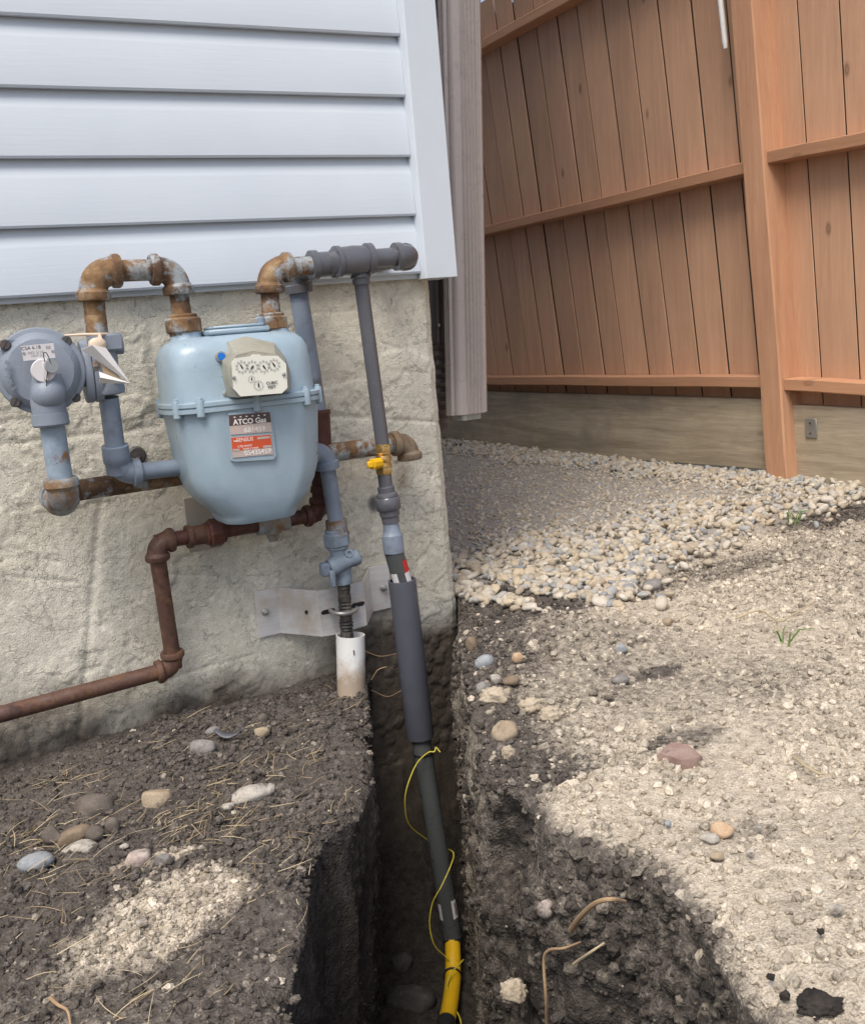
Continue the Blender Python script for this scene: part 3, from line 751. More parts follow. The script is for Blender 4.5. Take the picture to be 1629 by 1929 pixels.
up = [(-.086, .131, .090, 3.6), (-.080, .130, .088, 3.8), (-.03, .128, .084, 4), (-.005, .126, .080, 4), (.008, .121, .074, 3.8), (.017, .112, .066, 3.4), (.022, .098, .056, 3), (.024, .08, .045, 3)]
mb.loft([sring(cx0-.004, MY, z, a, b, n) for z, a, b, n in up]); part('upper_housing', mb, 'meter_blue', met, ang=60)
mb = MB(); fl = [(-.102, .134, .094), (-.101, .137, .097), (-.094, .137, .097), (-.0935, .1335, .0935), (-.0915, .1335, .0935), (-.091, .137, .097), (-.085, .137, .097), (-.083, .133, .093)]
mb.loft([sring(cx0-.001, MY, z, a, b, 3.6) for z, a, b in fl]); flg = part('flange', mb, 'meter_blue', met, ang=30)
for t in (205, 238, 270, 302, 335, 25, 155, 90):
    r = sring(cx0-.001, MY, -.09, .1335, .0935, 3.6, 360)[t]
    mb = MB(); mb.lathe(r+Vector((0, 0, -.020)), r+Vector((0, 0, 1)), [(0, .0045), (.003, .0072), (.028, .0075), (.031, .0065), (.031, .0048), (.034, .0046), (.035, .002)], 14); part('bolt', mb, 'meter_blue', flg)
for px, pn in ((345, 'left'), (512, 'right')):
    c = W_(px, 622, MY); c = Vector((c.x+.004, MY, 0)); mb = MB(); mb.lathe(c+Vector((0, 0, .0)), c+Vector((0, 0, 1)), [(0, .036), (.012, .034), (.022, .0275), (.03, .026), (.044, .026)], 28); part('connection_neck', mb, 'meter_blue', met)
mb = MB(); mb.box((.497, MY-.05, .0245), (.605, MY+.03, .034), .003); mb.box((.507, MY-.044, .0345), (.597, MY+.024, .0395), .002); tp = part('top_plate', mb, 'meter_blue', met)
c = W_(455, 612, MY); mb = MB(); mb.lathe((c.x+.03, MY-.02, .036), (c.x+.03, MY-.02, 1), [(0, .007), (.012, .007), (.014, .005)], 12); part('plug', mb, 'grey_pipe_paint', tp)
Z2 = lambda zx, zy, y: W_(270+.2178*zx, 580+.2178*zy, y)
mb = MB()
bk = [(690, 765), (655, 600), (640, 455), (705, 385), (705, 300), (860, 250), (1100, 305), (1190, 420), (1240, 560), (1245, 700)]
fr = [(830, 775), (762, 690), (752, 520), (770, 448), (805, 405), (950, 368), (1150, 398), (1237, 480), (1252, 600), (1247, 722)]
a_ = [Z2(*p, -.212) for p in bk]; f_ = [Z2(*p, -.282) for p in fr]
a2 = [Vector((p.x, -.232, p.z)) for p in a_]
f1_ = [Vector((p.x, -.277, p.z)) for p in f_]
cen = sum(f_, Vector())/len(f_)
f_ = [cen+(p-cen)*.985 for p in f_]
mb.loft([a_, a2, f1_, f_]); ixb = part('index_box', mb, 'index_housing', met, ang=25)
mb = MB(); fc = [(762, 475), (790, 436), (930, 417), (945, 403), (1000, 402), (1015, 414), (1160, 414), (1230, 484), (1243, 690), (1195, 738), (838, 766), (778, 700)]
mb.prism([Z2(*p, -.2825) for p in fc], (0, -.003, 0)); part('index_face', mb, 'index_face', ixb)
YI = -.2862
for n_, (zx, zy, r, ang) in enumerate(((853, 512, 46, -25), (945, 510, 46, 222), (1043, 508, 46, 145), (1132, 495, 46, -28), (938, 618, 31, 8), (998, 672, 42, 2))):
    c = Z2(zx, zy, YI); rr = r*.2178*.000885; mb = MB()
    def ann(r0, r1, n=30):
        vs = []; fs = []
        for k in range(n):
            t = 2*math.pi*k/n
            for r_ in (r0, r1): vs.append((c.x+r_*math.cos(t), YI, c.z+r_*math.sin(t)))
            fs.append((2*k, 2*k+1, (2*k+3) % (2*n), (2*k+2) % (2*n)))
        mb.add(vs, fs)
    ann(rr*.93, rr)
    for k in range(10):
        t = 2*math.pi*k/10+.3; e = Vector((math.cos(t), 0, math.sin(t))); f = Vector((-e.z, 0, e.x))*rr*.05
        mb.add([c+e*rr*.72-f, c+e*rr*.93-f, c+e*rr*.93+f, c+e*rr*.72+f], [(0, 1, 2, 3)])
        if n_ < 4:
            mb.add([c+e*rr*1.10-f*2, c+e*rr*1.24-f*2, c+e*rr*1.24+f*2, c+e*rr*1.10+f*2], [(0, 1, 2, 3)])
    part('dial', mb, 'pale_ink', ixb)
    t = math.radians(90-ang); e = Vector((math.cos(t), 0, math.sin(t))); f = Vector((-e.z, 0, e.x)); o_ = Vector((0, -.0006, 0)); mb = MB()
    mb.prism([c-e*rr*.3-f*rr*.14, c+e*rr*.25-f*rr*.14, c+e*rr*.72, c+e*rr*.25+f*rr*.14, c-e*rr*.3+f*rr*.14], o_)
    part('pointer', mb, 'ink', ixb)
text('lettering', 'CUBIC', .0068, Z2(1113, 648, YI), 'ink', ixb, .0002); text('lettering', 'FEET', .0068, Z2(1113, 684, YI), 'ink', ixb, .0002)
for zx, zy, y in ((782, 602, -.286), (1215, 574, -.286)):
    c = Z2(zx, zy, y); mb = MB(); mb.lathe(c, c-Vector((0, 1, 0)), [(0, .0032), (.002, .003), (.0028, .0015)], 12); part('screw', mb, 'steel', ixb)
c = Z2(708, 742, -.236); mb = MB(); mb.lathe(c+Vector((0, .004, 0)), c-Vector((0, 1, 0)), [(0, .005), (.007, .0045), (.008, .002)], 12); part('screw', mb, 'steel', ixb)
c = Z2(676, 420, -.240); mb = MB(); mb.lathe(c+Vector((0, .012, 0)), c-Vector((0, 1, 0)), [(0, .0085), (.012, .0085)], 20); ear = part('seal_boss', mb, 'index_housing', ixb)
mb = MB(); mb.lathe(c, c-Vector((0, 1, 0)), [(0, .0066), (.0009, .0064)], 20); part('blue_sticker', mb, 'sticker_blue', ixb)
# nameplates on a raised pad
YP = MY-.0925
q = [Z2(*p, YP) for p in ((733, 905), (1105, 888), (1148, 1275), (1125, 1310), (790, 1330), (760, 1318))]
mb = MB(); mb.prism([p+Vector((0, .012, 0)) for p in q], (0, -.013, 0)); part('nameplate_pad', mb, 'meter_blue', met)
Yq = YP-.0014
def plate(pts, mat, name, parent, y=Yq, th=.0012): 
    mb = MB(); mb.prism([Z2(*p, y) for p in pts], (0, -th, 0)); return part(name, mb, mat, parent)
np1 = plate(((738, 928), (1095, 898), (1102, 1010), (1112, 1070), (757, 1098), (745, 1020)), 'plate_silver', 'nameplate', met)
plate(((740, 928), (1094, 900), (1106, 988), (746, 1021)), 'plate_brown', 'plate_header', np1, Yq-.0013, .0004)
rt = Z2(1095, 898, Yq)-Z2(738, 928, Yq)
text('lettering', 'ATCO Gas', .0125, Z2(922, 980, Yq-.0019), 'white_ink', np1, .0002, rt, bold=.0003)
text('embossed_number', '681459', .0125, Z2(965, 1052, Yq-.0015), 'white_ink', np1, .0005, rt)
mb = MB()
for k in range(6):
    c = Z2(790+52*k, 946-4*k, Yq-.0018); mb.add([c+Vector((-.0016, 0, -.0009)), c+Vector((.0016, 0, -.0009)), c+Vector((.0016, 0, .0009)), c+Vector((-.0016, 0, .0009))], [(0, 1, 2, 3)])
part('tick_marks', mb, 'white_ink', np1)
np2 = plate(((755, 1118), (1105, 1090), (1122, 1265), (775, 1296)), 'plate_silver', 'nameplate', met, Yq)
plate(((762, 1124), (1100, 1097), (1114, 1206), (772, 1240)), 'plate_red', 'plate_header', np2, Yq-.0013, .0004)
plate(((985, 1118), (1094, 1108), (1096, 1126), (987, 1138)), 'plate_silver', 'plate_window', np2, Yq-.0018, .0003)
plate(((775, 1222), (832, 1217), (834, 1234), (777, 1238)), 'plate_silver', 'plate_window', np2, Yq-.0018, .0003)
plate(((1035, 1192), (1108, 1186), (1110, 1204), (1037, 1210)), 'plate_silver', 'plate_window', np2, Yq-.0018, .0003)
text('lettering', 'SENSUS', .0088, Z2(880, 1140, Yq-.0019), 'white_ink', np2, .0002, rt)
text('lettering', '5 PSI MAOP', .005, Z2(880, 1196, Yq-.0019), 'white_ink', np2, .0002, rt)
text('lettering', 'TEMP COMP', .005, Z2(930, 1218, Yq-.0019), 'white_ink', np2, .0002, rt)
text('embossed_number', '05435459', .0118, Z2(992, 1248, Yq-.0015), 'white_ink', np2, .0005, rt)
c = Z2(798, 1143, Yq-.0019); mb = MB()
for s0 in (0, 1):
    pts = [c+Vector((.0035*math.cos(t), 0, .003*math.sin(t)+s0*.0012)) for t in np.linspace(math.pi, 2*math.pi, 8)]
    pts2 = [c+Vector((.0022*math.cos(t), 0, .0014*math.sin(t)+s0*.0022)) for t in np.linspace(2*math.pi, math.pi, 8)]
    if s0 == 0: mb.add(pts+pts2, [(i, i+1, 14-i, 15-i) for i in range(7)])
part('emblem', mb, 'white_ink', np2)
# tan support shelf behind the meter's foot
a = W_(365, 985, -.06)
mb = MB(); mb.box((a.x+.0, -.004, -.375), (a.x+.06, .002, -.27), .001)
solo('meter_bracket', mb, 'bracket_tan', 'tan sheet metal bracket under the foot of the blue meter', 'bracket', (a.x+.07, 0, -.33))

# ================================================================== INLET LOOP
PR, ER, CR = .0168, .0215, .0265
t1 = thing('inlet_pipe', 'rusty orange pipe loop rising from the regulator to the meter\'s left neck', 'pipe', W_(183, 632, MY))
a = W_(184, 634, MY); b = W_(172, 512, MY); c = W_(331, 507, MY); d = W_(345, 608, MY)
elbow(a, b, c, ER+.002, CR+.0015, .038, 'elbow', 'rust_orange', t1); elbow(b, c, d, ER, CR, .034, 'elbow', 'rust_orange', t1)
pipe(b+(a-b).normalized()*.04, a, PR+.001, 'nipple', 'rust_orange', t1, .03); pipe(b+(c-b).normalized()*.04, c+(b-c).normalized()*.036, PR+.001, 'nipple', 'rust_orange', t1)
pipe(c+(d-c).normalized()*.036, d, PR, 'nipple', 'rust_orange', t1, .02)
union(W_(346, 613, MY), (0, 0, 1), .0315, .026, 'union_nut', 'rust_orange', t1)
# ================================================================== OUTLET MANIFOLD
t2 = thing('outlet_pipe', 'pipe from the meter\'s right neck, rusty elbow then glossy dark grey fittings into the siding', 'pipe', W_(512, 600, MY))
a = W_(512, 605, MY); b = W_(505, 506, MY); c = W_(598, 499, MY)
elbow(a, b, c, ER, CR, .034, 'elbow', 'rust_orange', t2); union(W_(510, 609, MY), (0, 0, 1), .0315, .024, 'union_nut', 'rust_orange', t2)
pipe(b+(a-b).normalized()*.036, a, PR, 'nipple', 'rust_orange', t2, .02)
pipe(b+(c-b).normalized()*.036, c, PR, 'nipple', 'rust_orange', t2)
dn_t = W_(562, 548, -.055); dn_b = W_(598, 778, -.05)
bk_ = Vector((c.x, -.055, c.z)); bk2 = Vector((dn_t.x, -.055, c.z))
dr = (c-b).normalized()
mb = MB(); mb.lathe(c-dr*.014, c+dr, [(0, .018), (0, .0265), (.012, .0265), (.014, .0225), (.04, .0225), (.042, .0255), (.052, .0255), (.053, .02)], 26)
mb.tube([c, Vector((c.x, -.11, c.z)), Vector((c.x, -.07, c.z))], .0222, 22); part('tee', mb, 'new_grey_paint', t2)
mb = MB(); mb.tube(arc((c.x, -.2, c.z), (c.x, -.055, c.z), (dn_t.x, -.055, -1), .036), .022, 22); mb.lathe(dn_t+Vector((-.0, 0, .012)), dn_b, [(0, .022), (.002, .0265), (.016, .0265), (.018, .02)], 24); part('elbow', mb, 'new_grey_paint', t2)
pipe(dn_t, dn_b, .0185, 'pipe', 'grey_pipe_paint', t2, .02)
mb = MB(); e1 = W_(598, 499, MY)+dr*.03; e2_ = W_(640, 493, -.172); e3 = W_(692, 488, -.172); e4 = W_(776, 481, -.172)
mb.tube([e1, e1*.6+e2_*.4, e2_, e2_*.5+e3*.5, e3], [.020, .0215, .0255, .0265, .0245], 24)
d2 = (e4-e3).normalized(); mb.lathe(e2_-d2*.010, e3, [(0, .022), (.001, .0285), (.009, .0285), (.011, .026)], 26); mb.lathe(e3-d2*.004, e4, [(0, .0255), (.001, .0285), (.012, .0285), (.014, .02)], 26)
part('elbow', mb, 'new_grey_paint', t2)
pipe(e3, e4-d2*.02, .0170, 'nipple', 'new_grey_paint', t2)
mb = MB(); bk3 = Vector((e4.x, .05, e4.z)); mb.tube(arc(e3, e4, bk3, .03), .0212, 22); mb.lathe(e4-d2*.036, e4, [(0, .018), (0, .0255), (.012, .0255), (.014, .021)], 26)
mb.lathe(e4+Vector((0, .024, 0)), bk3, [(0, .021), (.001, .0255), (.013, .0255), (.014, .017), (.14, .017)], 24); part('wall_elbow', mb, 'new_grey_paint', t2)
tk = W_(678, 505, -.158)
mb = MB(); mb.lathe(tk+Vector((0, 0, .012)), tk+Vector((.002, 0, -1)), [(0, .018), (.014, .018), (.016, .0195), (.030, .0195), (.032, .0165), (.042, .0165)], 24); part('branch_fitting', mb, 'new_grey_paint', t2)

# ================================================================== REGULATOR
RY_ = -.165
rc = W_(77, 699, RY_)
reg = thing('gas_regulator', 'round grey gas regulator with a white label plate and four corner bolts', 'gas regulator', rc)
nrm = Vector((-.12, -1, .02)).normalized()
mb = MB(); mb.lathe(rc+nrm*-.03, rc+nrm, [(0, .042), (.008, .058), (.016, .067), (.020, .069), (.028, .069), (.0285, .0672), (.0305, .0672), (.031, .069), (.039, .069), (.042, .067), (.043, .061), (.052, .057), (.058, .050), (.0605, .03), (.061, .001)], 56)
bolts = [(11, 650), (125, 643), (30, 757), (142, 748)]
for px, py in bolts:
    c = W_(px, py, RY_-.003); 
    q = rc+(c-rc)*.78
    mb.loft([[v+nrm*t for v in [q+(c-q).cross(nrm).normalized()*.022, c+(c-q).cross(nrm).normalized()*.0105, c+(c-rc).normalized()*.010, c-(c-q).cross(nrm).normalized()*.0105, q-(c-q).cross(nrm).normalized()*.022]] for t in (-.010, .009)])
body = part('diaphragm_case', mb, 'regulator_grey', reg, ang=32)
for px, py in bolts:
    c = W_(px, py, RY_-.003); mb = MB(); mb.lathe(c+nrm*.008, c+nrm*1, [(0, .0085), (.006, .0085), (.008, .007), (.008, .001)], 18)
    o_ = part('bolt', mb, 'bolt_dark', reg)
    u_ = Vector((.6, 0, .8)); w_ = nrm.cross(u_).normalized()*.0009; mb = MB(); mb.prism([c+nrm*.0163+u_*.006-w_, c+nrm*.0163+u_*.006+w_, c+nrm*.0163-u_*.006+w_, c+nrm*.0163-u_*.006-w_], nrm*.0003); part('slot', mb, 'ink', o_)
vt = W_(92, 742, -.215); vb = W_(96, 792, -.205)
mb = MB(); mb.sphere(vt, .0262, 1, .95, 1, 24, 16)
mb.tube([W_(88, 704, -.205), W_(90, 730, -.205), vb+Vector((0, 0, .03)), vb+Vector((0, 0, .012))], [.021, .0255, .0265, .0262], 26)
mb.lathe(vb+Vector((0, 0, .012)), vb+Vector((0, 0, -1)), [(0, .0255), (.001, .028), (.018, .0285), (.021, .026), (.021, .016)], 28)
part('vent_body', mb, 'regulator_grey', reg, ang=40)
cc = W_(85, 698, -.232); mb = MB(); mb.lathe(cc+Vector((0, .02, 0)), cc-Vector((.1, 1, 0)), [(0, .0185), (.018, .0185), (.020, .017), (.020, .001)], 26); mb.box(cc+Vector((-.003, -.006, -.015)), cc+Vector((.003, 0, .013)), .001); part('seal_cap', mb, 'cap_white', reg)
mb = MB(); mb.lathe(W_(97, 690, -.238), W_(97, 690, -.238)-Vector((-.3, 1, -.1)), [(0, .0105), (.001, .011), (.002, .0105)], 18); part('lead_seal', mb, 'steel', reg)
s0 = W_(97, 690, -.239); mb = MB(); mb.tube(bez([W_(88, 690, -.238), W_(83, 672, -.24), W_(84, 664, -.24), W_(90, 668, -.24), s0, W_(90, 702, -.239), W_(88, 727, -.236)], 8), .0007, 6); part('seal_wire', mb, 'ink', reg)
lp = [(40, 652), (101, 646), (105, 674), (45, 680)]
fn = nrm; dpl = RY_-.0605
mb = MB(); mb.prism([W_(*p, dpl) for p in lp], (0, -.0012, 0)); lab = part('label_plate', mb, 'cap_white', reg)
lr = W_(101, 646, dpl)-W_(40, 652, dpl)
text('lettering', 'CSA 6.18', .0075, W_(59, 655.5, dpl-.0014), 'ink', lab, .0001, lr); text('lettering', 'CS', .006, W_(91.5, 655, dpl-.0014), 'ink', lab, .0001, lr)
text('lettering', '045 3/16', .0065, W_(68, 664, dpl-.0014), 'pale_ink', lab, .0001, lr); text('lettering', 'ORIF 2LB', .005, W_(72, 670, dpl-.0014), 'pale_ink', lab, .0001, lr)
mb = MB()
for px, py in ((45.5, 665.5), (100, 661.5)):
    c = W_(px, py, dpl-.0012); mb.lathe(c, c-Vector((0, 1, 0)), [(0, .0024), (.001, .002)], 10)
part('rivet', mb, 'steel', lab)
# cast lettering that follows the rim
def arcword(word, c0, rad, a0, a1, size):
    for k, ch in enumerate(word):
        t = a0+(a1-a0)*k/max(1, len(word)-1); d = Vector((math.cos(t), 0, math.sin(t)))
        pnt = c0+d*rad+nrm*.0303; tan = Vector((math.sin(t), 0, -math.cos(t)))
        text('cast_letter', ch, size, pnt, 'regulator_grey', reg, .0016, tan, d, .0006)
arcword('ACTARIS', rc, .0475, math.radians(38), math.radians(-38), .0125)
arcword('INLET', rc, .049, math.radians(208), math.radians(160), .009)
# body between diaphragm case and riser
fl0 = W_(160, 698, RY_+.01); fl1 = W_(180, 698, RY_+.015)
mb = MB(); ax = (fl1-fl0).normalized(); ax = Vector((1, 0, 0))
mb.lathe(W_(140, 698, RY_+.01), W_(140, 698, RY_+.01)+ax, [(0, .03), (.012, .028), (.02, .026)], 24)
for k in range(2):
    x0 = fl0.x-.004+k*.0145
    el = [(RY_+.01+.026*math.cos(t), fl0.z-.002+.050*math.sin(t)*(1 if abs(math.sin(t)) < .96 else 1)) for t in np.linspace(0, 2*math.pi, 28, endpoint=False)]
    mb.loft([[(x0, y, z) for y, z in el], [(x0+.002, fl0.y+(y-fl0.y)*1.06, fl0.z+(z-fl0.z)*1.03) for y, z in el], [(x0+.012, fl0.y+(y-fl0.y)*1.06, fl0.z+(z-fl0.z)*1.03) for y, z in el], [(x0+.0135, y, z) for y, z in el]])
part('inlet_flange', mb, 'regulator_grey', reg)
bt = W_(190, 634, -.155); bb = W_(204, 742, -.15)
mb = MB(); mb.tube([bt+Vector((0, 0, .002)), bt*.75+bb*.25, bt*.4+bb*.6, bb+Vector((0, 0, .02))], [.022, .0235, .0225, .021], 24)
mb.box(bt+Vector((-.012, -.026, -.026)), bt+Vector((.031, .02, .004)), .004)
mb.lathe(bb+Vector((0, 0, .022)), bb-Vector((0, 0, 1)), [(0, .021), (.006, .028), (.016, .029), (.022, .027), (.024, .018)], 28)
h_ = W_(212, 655, -.155); mb.lathe(h_, h_+Vector((1, -.1, 0)), [(0, .012), (.016, .012), (.018, .010)], 18)
mb.lathe(fl1+Vector((.0, 0, 0)), fl1+Vector((1, 0, 0)), [(0, .024), (.03, .022)], 20)
part('valve_body', mb, 'regulator_grey', reg)
mb = MB(); c = W_(180, 690, -.178); mb.hexnut(c, (1, 0, 0), .009, .009); part('flange_nut', mb, 'rust_patchy', reg)
# paper tag rolled into a cone and taped to the riser
pc = thing('paper_tag', 'torn white paper cone taped to the pipe beside the regulator', 'paper tag', W_(190, 650, -.19))
mb = MB(); apex = W_(246, 722, -.195); A = [W_(*p, y) for p, y in (((154, 659), -.185), ((174, 650), -.205), ((200, 655), -.200), ((205, 668), -.190))]
mb.add([apex]+A+[W_(232, 705, -.190)], [(0, 1, 2), (0, 2, 3), (0, 3, 4), (0, 4, 5)]); B2 = [W_(187, 700, -.198), W_(189, 711, -.206), W_(187, 722, -.194)]
mb.add([apex]+B2, [(0, 1, 2), (0, 2, 3)]); pp = part('sheet', mb, 'paper', pc, ang=1); pp.data.polygons.foreach_set('use_smooth', [False]*len(pp.data.polygons))
md = pp.modifiers.new('thickness', 'SOLIDIFY'); md.thickness = .0008
mb = MB(); mb.add([apex+Vector((-.004, .004, 0))]+[W_(*p, -.180) for p in ((176, 672), (190, 702), (205, 712))], [(0, 1, 2), (0, 2, 3)]); pp = part('sheet_inside', mb, 'paper_inside', pc, ang=1); pp.data.polygons.foreach_set('use_smooth', [False]*len(pp.data.polygons))
md = pp.modifiers.new('thickness', 'SOLIDIFY'); md.thickness = .0008
mb = MB(); mb.sphere(W_(184, 649, -.196), .013, 1.1, .5, .9, 14, 9); part('tape_wad', mb, 'tape', pc)
mb = MB(); mb.tube([W_(100, 633, -.165), W_(160, 630, -.185), W_(184, 630, -.19), W_(203, 629, -.175)], [.0012, .0024, .0026, .0022], 8); mb.tube([W_(188, 629, -.19), W_(190, 640, -.195)], .003, 8); part('string', mb, 'tape', pc)

# ================================================================== SERVICE LINE (regulator down, across behind the meter, to the buried riser)
t3 = thing('service_pipe', 'pale grey service pipe running from regulator behind the meter down to a valve', 'pipe', W_(632, 985, -.095))
YS = -.10
a = W_(205, 748, -.145); b = W_(224, 893, YS-.02); c = W_(612, 850, YS-.01); d = W_(634, 990, YS)
b0 = Vector((b.x, b.y, b.z)); ab = (a-b).normalized()
pipe(b+ab*.04, a, .0165, 'pipe', 'grey_pipe_paint', t3)
mb = MB(); mb.lathe(b+ab*.052, b, [(0, .0175), (.001, .0225), (.018, .0228), (.03, .0225), (.033, .0205), (.05, .020)], 24); mb.tube(arc(a, b, c, .032), .0205, 22)
e = (c-b).normalized(); mb.lathe(b+e*.022, c, [(0, .0205), (.002, .0245), (.014, .0245), (.016, .017)], 24); part('elbow', mb, 'grey_pipe_paint', t3)
pipe(b+e*.03, c-e*.03, .0150, 'pipe', 'grey_pipe_paint', t3)
mb = MB(); mb.tube(arc(b, c, d, .028), .0195, 22)
for q in (c-e*.030, c+(d-c).normalized()*.022):
    dd = (c-q).normalized(); mb.lathe(q-dd*.012, q+dd, [(0, .016), (0, .0235), (.014, .0235), (.016, .0195)], 24)
mb.sphere(c+Vector((-.034, -.008, 0)), .0215, 1, 1, 1, 18, 12)
part('elbow', mb, 'grey_pipe_paint', t3)
pipe(c+(d-c).normalized()*.03, d, .0152, 'pipe', 'grey_pipe_paint', t3)
u_ = (W_(650, 1110, -.095)-d).normalized()
mb = MB(); mb.lathe(d-u_*.012, d+u_, [(0, .0165), (.001, .0205), (.022, .021), (.030, .024)], 24); part('reducer', mb, 'rust_patchy', t3)
union(W_(634, 1015, YS+.002), u_, .027, .028, 'union_nut', 'valve_grey', t3, 6)
vv = thing('shutoff_valve', 'weathered grey plug valve on the riser above the aluminium bracket', 'valve', W_(641, 1060, -.098))
v0 = W_(637, 1030, -.098); v1 = W_(647, 1100, -.096)
mb = MB(); mb.lathe(v0, v1, [(0, .019), (.012, .0175), (.03, .0205), (.05, .0195), (.056, .0175), (.062, .019), (.074, .018)], 24)
k0 = W_(620, 1070, -.108); k1 = W_(676, 1047, -.108); kd = (k1-k0).normalized(); mb.lathe(k0, k1, [(0, .017), (.006, .019), (.028, .0165), (.045, .0155), (.05, .017), (.062, .0165), (.066, .012)], 20); part('valve_body', mb, 'valve_grey', vv)
mb = MB(); mb.box(k0+Vector((-.018, -.012, -.014)), k0+Vector((.0, .010, .012)), .003); mb.box(k0+Vector((-.006, -.020, -.036)), k0+Vector((.005, -.004, -.002)), .003); part('wing', mb, 'valve_grey', vv)
for px, py in ((659, 1043), (631, 1066)):
    c_ = W_(px, py, -.120); mb = MB(); mb.lathe(c_+Vector((0, .014, -.003)), c_-Vector((.1, 1, -.3)), [(0, .0085), (.012, .009), (.016, .0085), (.016, .0042), (.012, .004)], 14); part('plug', mb, 'valve_grey', vv)
# wrapped riser and white sleeve
r0_, r1_ = W_(647, 1098, -.096), W_(655, 1215, -.092)
rs = thing('wrapped_riser', 'old steel riser in flaking black wrap between valve and white sleeve', 'riser pipe', r1_)
mb = MB(); pts = [r0_+(r1_-r0_)*t for t in np.linspace(0, 1, 40)]
mb.tube([p for p in pts], [.0125+.0014*math.sin(i*1.7)*math.cos(i*.9)+.001*math.sin(i*3.1) for i in range(40)], 18); part('pipe', mb, 'black_wrap', rs)
s0_, s1_ = W_(660, 1196, -.092), W_(662, 1300, -.092)
sl0 = thing('white_sleeve', 'short white plastic sleeve pipe standing in the soil, dirty at its foot', 'sleeve pipe', s1_)
m = Mat('dirty_pvc', .4); z_ = m.sep(m.pos, 2); nn_ = m.noise(35, 6, .65)
zr0 = m.math('MULTIPLY', m.math('SUBTRACT', z_, s1_.z), 8.5); m.color(m.mix(m.ramp(m.math('ADD', zr0, m.math('MULTIPLY', m.math('SUBTRACT', nn_, .5), .9)), [(.25, 1.), (.62, 0.)]), (.80, .80, .78), (.42, .34, .26))); MT['dirty_pvc'] = m.m
mb = MB(); ri, ro = .0255, .0285; mb.lathe(s0_, s1_, [(0, ri), (-.0, ro), (.02, ro), (.17, ro)], 32, False); mb.lathe(s0_, s1_, [(0, ri), (.17, ri)], 32, False); part('pipe', mb, 'dirty_pvc', sl0)
c = W_(667, 1230, -.121); mb = MB(); mb.box(c+Vector((-.0009, -.0004, -.005)), c+Vector((.0009, .003, .005)), 0); part('ink_mark', mb, 'ink', sl0)

# ================================================================== VENT LINE
t4 = thing('vent_pipe', 'rust streaked vent pipe from the regulator passing behind the meter to an open elbow', 'pipe', W_(125, 945, -.1))
a = W_(97, 788, -.2); b = W_(121, 945, -.195); bq = Vector((b.x-.002, -.085, b.z+.002)); c = W_(745, 832, -.055); d = Vector((c.x+.026, -.055, c.z-.08))
cc_ = W_(768, 832, -.055)
pipe(a, b+(a-b).normalized()*.035, .0195, 'pipe', 'rust_light', t4)
elbow(a, b, bq, .0235, .0275, .030, 'elbow', 'rust_patchy', t4)
elbow(b, bq, cc_, .0235, .0265, .030, 'elbow', 'rust_patchy', t4)
pipe(bq+(cc_-bq).normalized()*.03, cc_-(cc_-bq).normalized()*.03, .0185, 'pipe', 'rust_orange', t4)
elbow(bq, cc_, cc_+Vector((.004, 0, -.1)), .0205, .0255, .028, 'elbow', 'rust_tan', t4)

# ================================================================== HOUSE LINE
t5 = thing('house_line', 'dark red brown house line stepping down below the meter and along the wall', 'pipe', W_(330, 1255, -.04))
YH = -.05
a = W_(597, 776, YH); a2_ = W_(604, 880, YH); b = W_(602, 968, YH); u0 = W_(405, 1003, YH-.01); c = W_(293, 1022, YH-.01); d = W_(329, 1258, YH+.01); e = W_(-90, 1370, YH+.01)
mb = MB(); mb.lathe(a+Vector((0, 0, .004)), a2_, [(0, .02), (0, .0265), (.008, .0268), (.010, .0255), (.062, .0245), (.070, .0235), (.088, .0205), (.092, .0225), (.104, .0225), (.106, .016)], 24); part('reducing_coupling', mb, 'rust_red', t5)
pipe(a2_+Vector((0, 0, .03)), b, .0145, 'pipe', 'rust_red', t5)
mb = MB(); mb.lathe(W_(604, 915, YH), b, [(0, .0150), (.001, .0195), (.014, .0195), (.016, .0150)], 22); part('coupling', mb, 'rust_red', t5)
elbow(a2_, b, u0, .0178, .0215, .026, 'elbow', 'rust_red', t5, .010)
pipe(b, c, .0142, 'pipe', 'rust_red', t5)
f0 = W_(512, 985, YH); dd = (c-b).normalized()
mb = MB(); mb.lathe(f0-dd*.032, c, [(0, .015), (0, .0195), (.010, .0195), (.012, .018), (.052, .018), (.054, .0195), (.064, .0195), (.064, .015)], 22); mb.lathe(f0, f0+Vector((.0, 0, -1)), [(0, .017), (.02, .0165), (.022, .012), (.03, .012), (.031, .009), (.036, .009)], 16); part('tee', mb, 'rust_patchy', t5)
union(u0, dd, .0268, .026, 'union_nut', 'rust_red', t5)
cq = Vector((c.x, c.y+.012, c.z)); 
elbow(b, c, d, .0185, .0225, .028, 'elbow', 'rust_brown', t5, .010)
mb = MB(); mb.lathe(c-dd*.058, b, [(0, .015), (0, .0215), (.009, .0215), (.011, .0185), (.04, .0185)], 22); part('street_elbow', mb, 'rust_brown', t5)
pipe(c+(d-c).normalized()*.03, d, .0148, 'pipe', 'rust_brown', t5)
elbow(c, d, e, .0182, .0222, .028, 'elbow', 'rust_brown', t5, .010)
pipe(d+(e-d).normalized()*.03, e, .0150, 'pipe', 'rust_brown', t5)

